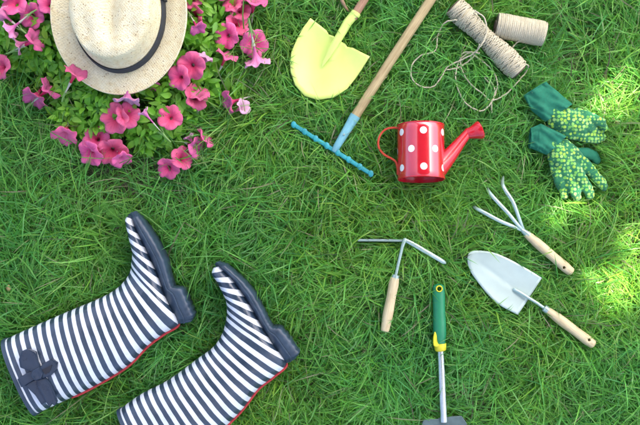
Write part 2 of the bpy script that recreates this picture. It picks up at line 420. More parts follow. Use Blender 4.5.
# ------------------------------------------------------------------ boots
def make_boot(sec, inner, outer, label, bow):
    zc = .066
    A = catmull([at(*a, zc) for a, b in sec], 6); B = catmull([at(*b, zc) for a, b in sec], 6)
    n = len(A); nt = len(sec)
    T = [.040, .046, .050, .049, .046, .044, .043, .043, .043, .042, .038, .031, .016]
    base = (A[n//2] + B[n//2]) / 2
    th = thing('striped_boot', label, 'boot', (base.x, base.y, .02), 'pair of striped rubber boots')
    Mr = 32
    def ring(i, sc=1.0, tq=1.0):
        c = (A[i] + B[i]) / 2; h = (A[i] - B[i]) / 2 * sc; t = interp_list(T, i / 6) * sc * tq
        r = []
        for j in range(Mr):
            q = 2*PI*j/Mr; e = 2/2.35
            cx = math.copysign(abs(math.cos(q))**e, math.cos(q)); sn = math.copysign(abs(math.sin(q))**e, math.sin(q))
            # little dents and sag in the flattened leg
            wob = 1 + .05 * math.sin(i*.42 + q*2) * max(0, 1 - i/40)
            r.append(c + h * cx + Vector((0, 0, t * sn * wob)))
        return r
    u = [0.0]
    for i in range(1, n):
        u.append(u[-1] + (.6*(A[i]-A[i-1]).length + .4*(B[i]-B[i-1]).length) / (8.9 * S) * (1 if i < 34 else .74))
    mb = MB()
    mb.loft([ring(i) for i in range(n)], True, False, True, [(u[i] + .1, 1/Mr) for i in range(n)])
    mb.loft([ring(0), ring(0, .965), ring(6, .94), ring(12, .92), ring(18, .9)], True, False, True, None, 1)
    TOOLS.append(mb.build('boot_shaft', [M['boot'], M['lining_and_shade']], th, 60))
    # collar band at the opening
    mb = MB(); k = 4
    d = (A[0] - A[1]) * .25
    mb.loft([[p + d for p in ring(0, .99)], [p + d for p in ring(0, 1.035)]] + [ring(i, 1.03) for i in range(0, 2)] + [ring(1, 1.0)], True, False, False)
    mb.build('collar', M['navy'], th, 50)
    # sole
    def dense(P):
        P = [at(*p, zc) for p in P]; L_ = []
        for a, b in zip(P[:-1], P[1:]): L_ += [a.lerp(b, t/9) for t in range(9)]
        L_.append(P[-1])
        for _ in range(1): L_ = [L_[0]] + [L_[i]*.5 + (L_[i-1]+L_[i+1])*.25 for i in range(1, len(L_)-1)] + [L_[-1]]
        return L_
    I = dense(inner); O = dense(outer)
    W = [.012, .030, .038, .040, .038, .034, .032, .033, .034, .031, .02]
    mb = MB(); rings = []
    m = len(I)
    for i in range(m):
        w = interp_list(W, i / (m-1) * (len(W)-1))
        a = I[i] + (I[i] - O[i]).normalized() * .004; b = O[i]; dirn = (b - a).normalized()
        lug = (.0004 if (i % 4) < 2 else -.0004) if i < 66 else (.0010 if (i % 4) < 2 else -.0008)
        b = b + dirn * lug
        zz = Vector((0, 0, 1))
        rings.append([a + zz*w*.5, a*.5 + b*.5 + zz*w*1.0, b - dirn*.004 + zz*w, b + zz*w*.86, b - zz*w*.86, b - dirn*.004 - zz*w, a*.5 + b*.5 - zz*w*1.0, a - zz*w*.5])
    mb.loft(rings)
    so = mb.build('sole', M['navy'], th, 75); TOOLS.append(so)
    # rand: thin lip where sole meets the upper
    mb = MB(); top = []
    for i in range(m):
        w = interp_list(W, i / (m-1) * (len(W)-1))
        a = I[i] * .55 + O[i] * .45
        top.append(a + Vector((0, 0, w * 1.03)))
    mb.tube(top, .0016, 6); mb.build('rand', M['navy'], so)
    # red piping down the back seam
    mb = MB(); pth = []
    for i in range(8, 37):
        c = (A[i]+B[i])/2; dr = (B[i]-A[i]).normalized()
        pth.append(B[i] + dr*.0005 + Vector((0, 0, .007)))
    mb.tube(pth, [.0012] + [.0032]*(len(pth)-2) + [.0015], 8, .8); mb.build('piping', M['piping'], th)
    if bow:
        zt = .112
        q = lambda x, y, z=zt: at(x / 4.045, 320 + y / 4.045, z)
        def pad(name, pts, z, h, parent):
            mb = MB(); P = []
            for i in range(len(pts)):
                u0, u1 = Vector(pts[i]), Vector(pts[(i+1) % len(pts)]); P += [u0.lerp(u1, t) for t in (.06, .35, .65, .94)]
            mb.pillow([q(p.x, p.y) for p in P], z, h); return mb.build(name, M['navy_bow'], parent, 38)
        bw = pad('bow', [(72, 238), (108, 214), (150, 194), (172, 222), (132, 246), (88, 272)], zt, .005, th)
        pad('bow_loop', [(80, 158), (92, 124), (118, 113), (150, 128), (157, 165), (172, 200), (150, 212), (112, 200), (86, 190)], zt + .003, .005, bw)
        lp = pad('bow_loop', [(160, 196), (182, 172), (214, 154), (238, 170), (234, 196), (212, 222), (176, 234)], zt + .002, .007, bw)
        mb = MB(); mb.prism([q(*p) - Vector((0, 0, zt)) for p in [(172, 200), (200, 186), (216, 178), (206, 206), (190, 217)]], zt + .005, zt + .0098)
        mb.build('loop_shade', M['lining_and_shade'], lp, 30)  # dark slab on the solid loop, painted shade in place of a hollow
        pad('bow_tail', [(146, 236), (184, 228), (206, 258), (222, 300), (232, 330), (222, 346), (212, 338), (202, 352), (186, 330), (172, 300), (152, 266)], zt - .002, .006, bw)
        pad('bow_tail', [(98, 262), (128, 244), (160, 240), (172, 290), (196, 336), (180, 334), (168, 344), (142, 304)], zt - .004, .005, bw)
        pad('bow_knot', [(138, 200), (166, 186), (182, 208), (174, 234), (148, 242), (132, 222)], zt + .004, .009, bw)
    return th

make_boot([((4, 340), (36, 414)), ((32, 327), (62, 402)), ((69, 311), (95, 386)), ((100, 298), (128, 366)), ((116, 289), (148, 346)), ((126, 279), (164, 334)),
           ((131, 270), (180, 322)), ((132, 262), (169, 300)), ((133, 252), (161, 276)), ((131, 243), (153, 258)), ((128, 230), (145, 240)), ((126, 220), (138, 227)), ((129, 215), (135, 216))],
          [(130, 214), (134, 219), (139, 232), (146, 245), (154, 261), (160, 276), (165, 290), (168, 298), (173, 310), (178, 319), (180, 323)],
          [(136, 211), (141, 216), (150, 228), (158, 241), (167, 259), (171, 276), (174, 286), (184, 287), (190, 302), (195, 314), (192, 321)],
          'navy and white striped rubber boot with a navy bow beside its opening', True)
make_boot([((118.5, 410), (156, 472)), ((141, 394), (182, 458)), ((168, 380), (210, 440)), ((197, 359), (240, 412)), ((213, 347), (258, 389)), ((222, 334), (274, 376)),
           ((226, 320), (287, 362)), ((227, 310), (273, 341)), ((226, 300), (261, 320)), ((222, 291), (250, 300)), ((217, 281), (238, 282)), ((212, 274), (228, 271)), ((214, 267), (220, 265))],
          [(216, 263), (222, 268), (234, 279), (245, 294), (255, 311), (261, 322), (267, 333), (271, 340), (278, 351), (284, 359), (287, 362)],
          [(219, 261), (227, 264), (243, 278), (254, 291), (264, 309), (269, 320), (273, 326), (281, 326), (291, 338), (300, 351), (295, 358)],
          'striped rubber boot without a bow, cut off by the bottom edge', False)

# ------------------------------------------------------------------ straw hat
def hat():
    zb = .100
    c = at(121, 15, zb)
    th = thing('straw_hat', 'pale straw hat with a dark band lying on the pink petunias', 'hat', (c.x, c.y, zb - .01))
    n = 72
    tilt = Matrix.Rotation(R(2), 3, 'X') @ Matrix.Rotation(R(-2.5), 3, 'Y')
    def pt(x, y, z): return c + tilt @ Vector((x, y, z))
    k = S * (H - zb) / 2
    bx, by = 67.5*k, 79*k; cx, cy = 45.5*k, 58*k
    dx, dy = -.5*k, 1*k
    def ell(rx, ry, z, i, ox=0, oy=0):
        q = 2*PI*i/n; return pt(ox + rx*math.cos(q), oy + ry*math.sin(q), z)
    mb = MB(); rings = []
    for s in range(13):
        t = s/12
        z = .004 + .004*math.sin(t*PI) + .010*t**3
        rings.append([ell(cx+(bx-cx)*t, cy+(by-cy)*t, z + (.006*math.cos(2*2*PI*i/n))*t*t, i, dx*(1-t), dy*(1-t)) for i in range(n)])
    lip = rings[-1]; mb.loft(rings, True, False, False)
    brim = mb.build('brim', M['straw'], th, 180, solid=.003)
    mb = MB(); mb.tube(lip + [lip[0], lip[1]], .0024, 8, cap=False); mb.build('brim_binding', M['straw'], brim)
    TOOLS_HAT.append(brim)
    # crown
    mb = MB(); rings = []
    for s in range(10):
        t = s/9; sc = 1 - .10*t - .05*t*t
        rings.append([ell(cx*sc, cy*sc, .002 + .088*t, i, dx, dy) for i in range(n)])
    def top_h(x, y):
        X, Y = x/cx, y/cy
        dome = .104 - .012*(X*X + Y*Y)
        w = .13 + .20*max(0, min(1, (Y + .75)/1.5))
        crease = .024*math.exp(-(X/w)**2) * (1/(1+math.exp(-(Y+.52)*14)))*(1/(1+math.exp((Y-.7)*10)))
        pinch = .008*math.exp(-((abs(X)-.46)/.17)**2)*math.exp(-((Y+.42)/.26)**2)
        return dome - crease - pinch
    for s in range(1, 15):
        t = 1 - s/15; sc = .85*t
        if s == 1: sc = .825
        rings.append([pt(dx + cx*sc*math.cos(2*PI*i/n), dy + cy*sc*math.sin(2*PI*i/n), top_h(cx*sc*math.cos(2*PI*i/n), cy*sc*math.sin(2*PI*i/n)) - (.003 if s == 1 else 0)) for i in range(n)])
    mb.loft(rings, True, False, True)
    TOOLS_HAT.append(mb.build('crown', M['straw'], th, 180))
    mb = MB(); rings = []
    for z, sc in ((.004, 1.012), (.006, 1.028), (.027, .998), (.029, .982)):
        rings.append([ell(cx*sc, cy*sc, z, i, dx, dy) for i in range(n)])
    mb.loft(rings, True, False, False); band = mb.build('band', M['band'], th, 50)
    # flat bow of the ribbon at the side
    mb = MB()
    for a0, ln, zz in ((R(18), .034, .018), (R(30), .030, .019), (R(24), .012, .021)):
        q = a0; p = pt(dx + cx*1.035*math.cos(q), dy + cy*1.035*math.sin(q), zz)
        tdir = Vector((-cx*math.sin(q), cy*math.cos(q), 0)).normalized(); nd = Vector((math.cos(q), math.sin(q), 0))
        ring = []
        for e in (-1, -.4, 0, .4, 1):
            w = .011*(.75 + .45*abs(e)); o_ = p + tdir*ln*.5*e + nd*.003*(1-abs(e))
            ring.append([o_ + Vector((0,0,w)) + nd*.002, o_ + Vector((0,0,w)) - nd*.002, o_ - Vector((0,0,w)) - nd*.002, o_ - Vector((0,0,w)) + nd*.004])
        mb.loft(ring)
    mb.build('ribbon_bow', M['band'], band, 40)
    return c, bx, by
TOOLS_HAT = []
HATC, HBX, HBY = hat()

# ------------------------------------------------------------------ shovel
def axis_frame(p0, p1):
    d = (p1 - p0); L = d.length; d = d.normalized(); return d, Vector((-d.y, d.x, 0)), L

def shovel():
    z = .035
    th = thing('shovel', 'small shovel with a pale lime yellow blade lying face up', 'shovel', at(330, 62, .02))
    O = [(310.4, 18), (303, 28), (296.6, 40), (291.5, 52), (290, 62), (290.7, 72), (295, 85), (304.6, 96), (318, 100), (334, 97.5), (347, 89), (355, 79), (360.5, 71), (369.8, 56.4), (361, 52), (353, 47.8), (347.5, 47), (345, 43.5), (338, 40), (333.5, 36), (329, 34.5), (326.5, 30.5), (319, 24.5)]
    c = Vector((328, 62)); axis = Vector((355-313, 13-97)).normalized(); side = Vector((-axis.y, axis.x))
    mb = MB(); rings = []
    def zz(p):
        q = Vector(p) - c; a = q.dot(axis); s = q.dot(side)
        return z + .019*(s/35)**2 + .012*(a/40)**2 - .008 + .0025*math.sin(s*.14+1)*math.cos(a*.09) + .006*math.exp(-(s/4.5)**2)/(1+math.exp(-(a+2)/5))
    pts = []
    for i in range(len(O)):          # densify
        a, b = Vector(O[i]), Vector(O[(i+1) % len(O)])
        pts += [a.lerp(b, t/3) for t in range(3)]
    for k in range(9):
        t = 1 - k/9
        rings.append([at(*(c + (p-c)*t), zz(c + (p-c)*t)) for p in pts])
    mb.loft(rings, True, False, True)
    TOOLS.append(mb.build('blade', M['yellow'], th, 50, solid=.0028))
    mb = MB(); P = [(322, 66), (328, 56), (334, 46), (341, 34), (348, 22), (355.8, 13.2)]
    mb.tube([at(*p, zq) for p, zq in zip(P, (.036, .040, .043, .046, .048, .050))], [.002, .006, .0085, .0095, .0100, .0105], 16, [.3, .5, .7, .9, 1, 1])
    so = mb.build('socket', M['yellow'], th, 50); TOOLS.append(so)
    mb = MB(); e = at(356.5, 12.3, .0505); mb.tube([at(354.5, 15.5, .050), e], .0112, 16); mb.build('socket_lip', M['yellow'], so)
    mb = MB(); rr = catmull([at(353, 18, .049), at(370, -10, .055), at(392, -48, .058), at(440, -130, .06)], 6)
    mb.tube(rr, .0092, 14); TOOLS.append(mb.build('handle', M['wood_pink'], th))
    mb = MB(); mb.tube([at(330, 56, .05), at(330.3, 56, .0515)], .002, 8)
    th2 = MB(); P = [(336, -14), (340, -4), (343, 3), (346, 8), (349, 12)]
    th2.tube([at(*p, zq) for p, zq in zip(P, (.042, .046, .046, .040, .034))], [.005, .0046, .004, .003, .0012], 8)
    tw = th2.build('dry_twig', M['twig'], None, 180, loc=at(343, 3, .03)); TOOLS.append(tw)
    tag(tw, 'short brown dry twig beside the wooden handle of the yellow shovel', 'twig')
shovel()

# ------------------------------------------------------------------ rake
def rake():
    th = thing('garden_rake', 'small rake with a teal toothed head and long wooden pole', 'rake', at(334, 149, .02))
    a, b = at(292.5, 124, .040), at(372, 174.5, .040)
    mb = MB(); d, sd, L = axis_frame(a, b)
    n = 8
    mb.tube([a.lerp(b, t) for t in (0, .02, .98, 1)], [.003, .0048, .0048, .003], 8, .7)
    hd = mb.build('rake_head', M['teal'], th, 40); TOOLS.append(hd)
    for i in range(n):
        p = a.lerp(b, .015 + .97*i/(n-1)) 
        mb = MB(); mb.tube([p + Vector((0, 0, .006)) , p + Vector((0, 0, .004)), p - Vector((0, 0, .012)) + sd*.002, p - Vector((0, 0, .034)) + sd*-.006], [.0042, .0076, .0060, .0022], 8, .8)
        mb.build('tooth', M['teal'], hd, 40)
    mb = MB(); P = [at(334, 151, .040), at(336.5, 147, .044), at(341, 139.5, .047), at(348.5, 127, .049), at(355.5, 115.5, .051)]
    mb.tube(P, [.006, .0078, .0085, .0100, .0118], 16); so = mb.build('socket', M['blue'], th, 50); TOOLS.append(so)
    mb = MB(); mb.tube([at(344, 134.5, .056), at(344, 134.5, .0588)], [.0028, .002], 10); mb.build('rivet', M['steel'], so)
    mb = MB(); pp = [at(352, 121, .050), at(380, 77.5, .052), at(405, 39, .054), at(432, -2, .055), at(480, -76, .058), at(540, -168, .06)]
    mb.tube(catmull(pp, 5), .0105, 16); TOOLS.append(mb.build('handle', M['wood_long'], th))
rake()

# ------------------------------------------------------------------ watering can
def can():
    zc = .068; k = S*(H-zc)/2
    c = at(421, 152.5, zc); Rr = 23.6*k; Lh = 27*k
    th = thing('watering_can', 'small red watering can with white polka dots lying on its side', 'watering can', (c.x, c.y, .02))
    rot = Matrix.Rotation(R(-6), 3, 'X')
    def pt(x, y, z): return c + rot @ Vector((x, y, z))
    n = 64
    def rg(y, r): return [pt(r*math.sin(2*PI*j/n), y, r*math.cos(2*PI*j/n)) for j in range(n)]
    mb = MB(); Y = [-Lh, -Lh+.001] + [-Lh + 2*Lh*t/10 for t in range(1, 10)] + [Lh-.001, Lh]
    rings = [rg(y, Rr*(1 if abs(y) < Lh-.0005 else .985)) for y in Y]
    mb.loft(rings, True, False, False, [(0, 0)]*len(Y))
    # explicit uvs: u = turns*6, v = height
    idx = 0
    for i in range(len(Y)-1):
        for j in range(n):
            v0, v1 = Y[i]+Lh, Y[i+1]+Lh
            mb.uv[idx] = [(6*j/n, v0), (6*(j+1)/n, v0), (6*(j+1)/n, v1), (6*j/n, v1)]; idx += 1
    # recessed bottom, open top with inner wall
    mb.loft([rg(-Lh, Rr*.985), rg(-Lh, Rr*.955), rg(-Lh+.006, Rr*.95), rg(-Lh+.0062, Rr*.4)], True, False, True, None, 1)
    mb.loft([rg(Lh, Rr*.985), rg(Lh, Rr*.96), rg(-Lh+.01, Rr*.955)], True, False, True, None, 1)
    body = mb.build('can_body', [M['can'], M['can_red']], th, 50); TOOLS.append(body)
    mb = MB(); mb.tube(rg(-Lh, Rr*.992) + rg(-Lh, Rr*.992)[:2], .0013, 6, cap=False); mb.build('bottom_rim', M['can_red'], body)
    mb = MB(); mb.tube(rg(Lh, Rr*.985) + rg(Lh, Rr*.985)[:2], .0016, 6, cap=False); mb.build('top_rim', M['can_red'], body)
    # handle strip at the back, a wide thin band
    hp = [(399, 128), (394, 127.5), (387, 128.5), (381.5, 133), (378.5, 140), (379, 148), (384, 154.5), (391, 158.5), (395.5, 162), (397.2, 168), (397.6, 175)]
    hz = .066
    P = catmull([pt((x-421)*k, (152.5-y)*k, 0) for x, y in hp], 5)
    rr = []
    for i, p in enumerate(P):
        t = (P[min(i+1, len(P)-1)] - P[max(i-1, 0)]).normalized(); s_ = t.cross(Vector((0, 0, 1))).normalized(); w = .0065; e = .0011
        up = Vector((0, 0, 1))
        rr.append([p + s_*e*1.8 + up*w, p - s_*e*1.8 + up*w, p - s_*e + up*w*.6, p - s_*e - up*w*.6, p - s_*e*1.8 - up*w, p + s_*e*1.8 - up*w, p + s_*e - up*w*.6, p + s_*e + up*w*.6])
    mb = MB(); mb.loft(rr); TOOLS.append(mb.build('can_handle', M['can_strip'], th, 35))
    # spout and rose
    P = [(437, 168), (444, 161.5), (452, 152.5), (460, 142.5), (467, 134), (469.5, 131)]
    mb = MB(); mb.tube([pt((x-421)*k, (152.5-y)*k, .004) for x, y in P], [.024, .0195, .0155, .0122, .0098, .0096], 24)
    sp = mb.build('spout', M['can_red'], th, 60); TOOLS.append(sp)
    P = [(466.5, 134.5), (468, 132.7), (470.5, 134.2-4.6), (473.5, 126.2+.6), (475.5, 124.8), (476.6, 123.6)]
    P = [(467, 134.2), (468.5, 132.9), (470.5, 131.2), (473, 129), (475.3, 127), (476.6, 125.8), (477.2, 125.2)]
    P = [(x + (x-467)*.42, y + (x-467)*.42) for x, y in P]
    mb = MB(); mb.tube([pt((x-421)*k, (152.5-y)*k, .004) for x, y in P], [.0102, .0122, .0135, .0165, .0198, .0200, .0172], 24)
    TOOLS.append(mb.build('rose', M['can_red'], th, 45))
can()

# ------------------------------------------------------------------ twine
def spool(name, label, a, b, prof, hole, turns, cross, loose, seed, group):
    rd = random.Random(seed)
    d, sd, L = axis_frame(a, b); up = d.cross(sd)
    th = thing(name, label, 'twine', ((a.x+b.x)/2, (a.y+b.y)/2, .02), group)
    def rad(t): return interp_list(prof, max(0, min(1, t))*(len(prof)-1))
    mb = MB(); n = 28
    ts = [i/24 for i in range(25)]
    mb.loft([[a.lerp(b, t) + sd*math.cos(q)*(rad(t)-.0012) + up*math.sin(q)*(rad(t)-.0012) for q in [2*PI*j/n for j in range(n)]] for t in ts], True, False, False)
    core = mb.build('wound_core', M['twine'], th, 180); TOOLS.append(core)
    # card tube showing at the ends
    mb = MB(); r0 = prof[0]*hole
    def tr(p, r): return [p + sd*math.cos(q)*r + up*math.sin(q)*r for q in [2*PI*j/20 for j in range(20)]]
    for p, s_ in ((a, -1), (b, 1)):
        mb = MB(); mb.loft([tr(p, (prof[0] if s_ < 0 else prof[-1])-.001), tr(p + d*s_*.001, r0*1.15), tr(p + d*s_*.003, r0*1.08), tr(p + d*s_*.003, r0*.92), tr(p - d*s_*.03, r0*.9)], True, False, True)
        mb.build('card_tube', M['card'], th, 40)
    # windings: layers of helices crossing each other
    mb = MB()
    for lay in range(cross):
        ph = rd.random()*2*PI; sgn = 1 if lay % 2 == 0 else -1
        nst = int(turns*18); pts = []; w0, w1 = rd.uniform(0, .06), rd.uniform(.94, 1)
        for i in range(nst+1):
            f = i/nst; t = w0 + (w1-w0)*(f + .012*math.sin(f*turns*3.1+lay))
            q = ph + sgn*2*PI*turns*f
            r = rad(t) + .0006 + .0007*(lay % 3) * rd.uniform(.6, 1) + .0004*math.sin(i*.7+lay)
            pts.append(a.lerp(b, t) + sd*math.cos(q)*r + up*math.sin(q)*r)
        mb.tube(pts, .00125, 5)
    wd = mb.build('winding', M['twine'], th, 180); TOOLS.append(wd)
    if loose:
        mb = MB()
        for L_ in loose:
            P = catmull([at(x, y, z) for x, y, z in L_], 8)
            P = [p + Vector((rd.uniform(-1, 1), rd.uniform(-1, 1), rd.uniform(-1, 1)))*.0006 for p in P]
            mb.tube(P, .00165, 6)
        TWINE.append(mb.build('loose_strand', M['twine'], th, 180))
    return th
TWINE = []
z6 = lambda x, y, z=.045: (400 + x/3.759, y/3.759, z)
spool('twine_spool', 'long waisted spool of beige twine with a tangle of loose string', at(454, 6.5, .05), at(519, 71.5, .05),
      [.0215, .0235, .0225, .0195, .0175, .0180, .0200, .0225, .0240, .0235, .0225], .72, 6.5, 22,
      [[z6(215, 75, .07), z6(170, 85, .06), z6(143, 130), z6(132, 190), z6(80, 208), z6(45, 245), z6(45, 295), z6(80, 325), z6(125, 325), z6(155, 290), z6(180, 250), z6(225, 228, .05), z6(270, 205, .06), z6(305, 170, .078), z6(325, 125, .076), z6(318, 70, .074), z6(280, 40, .075)],
       [z6(175, 262), z6(215, 255), z6(255, 232), z6(285, 200, .055), z6(300, 165, .07)],
       [z6(300, 200, .06), z6(250, 196, .05), z6(228, 212), z6(232, 260), z6(262, 312), z6(310, 352), z6(345, 377), z6(400, 352), z6(440, 310), z6(470, 275, .04), z6(482, 250, .05), z6(470, 240, .062)],
       [z6(262, 200, .05), z6(300, 222), z6(345, 262), z6(366, 310), z6(355, 360), z6(330, 402), z6(298, 416), z6(250, 390), z6(218, 335), z6(210, 275), z6(225, 225), z6(262, 197, .052)],
       [z6(340, 318, .04), z6(318, 292), z6(330, 290), z6(352, 325), z6(356, 350), z6(345, 385), z6(345, 425, .035)]], 3, 'spools of garden twine')
spool('twine_spool', 'short stubby roll of beige twine beside the longer spool', at(496, 25, .047), at(544.5, 34, .047),
      [.0235, .0250, .0248, .0245, .0247, .0250, .0238], .4, 24, 9,
      [[z6(455, 150, .055), z6(440, 160, .05), z6(424, 178), z6(420, 195, .035)]], 5, 'spools of garden twine')

# ------------------------------------------------------------------ gloves
def capsules(chains, vox=.0028, flat=.62, smooth=8):
    """one continuous skin round chains of (px,py,z,radius_px)"""
    mb = MB()
    for ch in chains:
        P = [at(x, y, z) for x, y, z, r in ch]; Q = [r*S for x, y, z, r in ch]
        PP, RR = [], []
        d0 = (P[0]-P[1]).normalized(); d1 = (P[-1]-P[-2]).normalized()
        for a in (1, .92, .7, .38): PP.append(P[0] + d0*Q[0]*a); RR.append(Q[0]*math.sqrt(max(.0, 1-a*a)) + 1e-4)
        for i in range(len(P)):
            PP.append(P[i]); RR.append(Q[i])
        for a in (.38, .7, .92, 1): PP.append(P[-1] + d1*Q[-1]*a); RR.append(Q[-1]*math.sqrt(max(.0, 1-a*a)) + 1e-4)
        mb.tube(PP, RR, 16, flat)
    return mb

def glove(label, body, cuff, cuffz, creases):
    c = body[0][0]; th = thing('gardening_glove', label, 'glove', at(c[0], c[1], .02), 'pair of green gardening gloves')
    o = capsules(body).build('glove_hand', M['glove'], th, 180)
    md = o.modifiers.new('re', 'REMESH'); md.mode = 'VOXEL'; md.voxel_size = .0017; md.use_smooth_shade = True
    md = o.modifiers.new('sm', 'SMOOTH'); md.factor = .5; md.iterations = 5
    baked(o)
    if not o.data.materials: o.data.materials.append(M['glove'])
    # wrinkles in the cloth
    for v in o.data.vertices:
        w = v.co
        n_ = mnoise.noise(Vector((w.x*55, w.y*55, w.z*40)))*.0026 + mnoise.noise(Vector((w.x*130, w.y*130, 3)))*.0014
        v.co = w + v.normal*n_
    o.data.polygons.foreach_set('use_smooth', [True]*len(o.data.polygons)); TOOLS.append(o)
    if creases:
        t_ = capsules([creases]).build('thumb', M['cuff'], th, 180); TOOLS.append(t_)
    # knitted cuff: a flattened sleeve, open at the wrist
    (A0, B0), (A1, B1), (A2, B2) = cuff
    rings = []; n = 56
    secs = [(at(*A0, cuffz), at(*B0, cuffz), .010), (at(*A1, cuffz+.003), at(*B1, cuffz+.003), .014), (at(*A2, cuffz+.004), at(*B2, cuffz+.004), .016)]
    cs = []
    for i in range(2):
        for k_ in range(12):
            t = k_/12; cs.append((secs[i][0].lerp(secs[i+1][0], t), secs[i][1].lerp(secs[i+1][1], t), secs[i][2]*(1-t)+secs[i+1][2]*t))
    cs.append(secs[2])
    for i, (a, b, t) in enumerate(cs):
        m_ = (a+b)/2; h = (a-b)/2
        rings.append([m_ + h*math.copysign(abs(math.cos(q))**.8, math.cos(q)) + Vector((0, 0, t*math.sin(q)*(1+.16*math.sin(q*5+i*.2)+.20*math.sin(i*.37+q*2)+.10*math.sin(q*11-i*.3))+.0030*mnoise.noise(Vector((m_.x*60+math.cos(q)*1.6, m_.y*60+math.sin(q)*1.2, i*.12)))+.0016*mnoise.noise(Vector((math.cos(q)*5, i*.45, c[0]))))) for q in [2*PI*j/n for j in range(n)]])
    inner = [[(p - sum(r, Vector())/n)*.93 + sum(r, Vector())/n for p in r] for r in rings[:15]]
    mb = MB(); mb.loft(inner[::-1] + rings, True, True, True); cf = mb.build('cuff', M['cuff'], th, 60); TOOLS.append(cf)
    mb = MB(); mb.tube(rings[0] + rings[0][:2], .0016, 6, cap=False); mb.build('cuff_hem', M['cuff'], cf)
    return th
glove('green glove with lime dots lying uppermost, fingers curled under to the right',
      [[(556, 115, .050, 10), (566, 120, .052, 12.5), (577, 123, .052, 12), (586, 125, .050, 10)],
       [(556, 121, .046, 9), (572, 130, .046, 10), (588, 133, .045, 8)],
       [(578, 113, .050, 6), (588, 118, .055, 6), (597, 120, .058, 5.2), (603, 123, .056, 4.8), (605, 129, .046, 4.6), (601, 132, .038, 4)],
       [(585, 126, .050, 7), (593, 129, .050, 5), (597, 130.5, .044, 4)],
       [(575, 134, .046, 6), (588, 138, .046, 5.4), (598, 139, .044, 4.8), (603, 137, .036, 4.2)]],
      [((523.5, 96), (546, 82)), ((531, 110), (558, 92)), ((545, 122), (572, 104))], .046, [])
glove('green glove with lime dots and four fingers spread down to the right',
      [[(555, 148, .052, 9.5), (559, 155, .053, 11.5), (563, 161, .053, 11.5)],
       [(564, 147, .048, 8.5), (572, 155, .050, 9.5), (578, 160, .048, 7)],
       [(553, 155, .050, 6), (556, 168, .051, 6), (560, 181, .053, 5.8), (563.5, 190, .050, 5.4), (565, 194.5, .044, 4.8)],
       [(559, 160, .050, 6), (565, 172, .053, 6), (571, 184, .056, 5.9), (576, 193, .054, 5.6), (577.5, 197, .046, 4.8)],
       [(566, 158, .052, 6), (575, 169, .054, 6), (582, 180, .057, 6), (588, 190, .054, 5.6), (590, 195, .046, 4.8)],
       [(573, 154, .048, 6), (584, 164, .050, 6), (593, 173, .053, 5.8), (600.5, 181, .050, 5.4), (604, 186.5, .043, 4.7)]],
      [((531, 128), (530, 148)), ((541, 123.5), (537, 151)), ((566, 136), (546, 155))], .047,
      [(577, 154, .036, 6.5), (587, 153.5, .034, 6), (594, 156, .032, 5.4), (596.5, 160, .030, 4.6)])

# ------------------------------------------------------------------ hand tools
def cyl(p, r, z0, z1, n=20):
    mb = MB(); mb.tube([Vector((p.x, p.y, z0)), Vector((p.x, p.y, z1))], r, n)
    return mb.build('cutter', M['card'], None, 180)

def handle(th, a, b, prof, mat, hole=None, flat=.9, hr=.0032):
    """turned grip from a to b"""
    m = len(prof); pts = []; rr = []
    for i, r in enumerate(prof):
        t = i/(m-1); pts.append(a.lerp(b, t)); rr.append(r)
    P = []; Q = []
    for i in range(m-1):
        for k in range(4):
            t = k/4; P.append(pts[i].lerp(pts[i+1], t)); s = t*t*(3-2*t); Q.append(rr[i]*(1-s)+rr[i+1]*s)
    d = (b-a).normalized(); e = rr[-1]
    for q in (0, .35, .62, .82, .95, 1): P.append(b + d*e*.55*q); Q.append(e*math.sqrt(max(0, 1-q*q))+2e-4)
    d0 = -d
    P = [a + d0*.0012, a + d0*.0006] + P; Q = [rr[0]*.8, rr[0]*.95] + Q
    mb = MB(); mb.tube(P, Q, 20, flat); o = mb.build('handle', mat, th, 50)
    if hole is not None:
        baked(o, cyl(hole, hr, hole.z-.03, hole.z+.03))
    TOOLS.append(o); return o

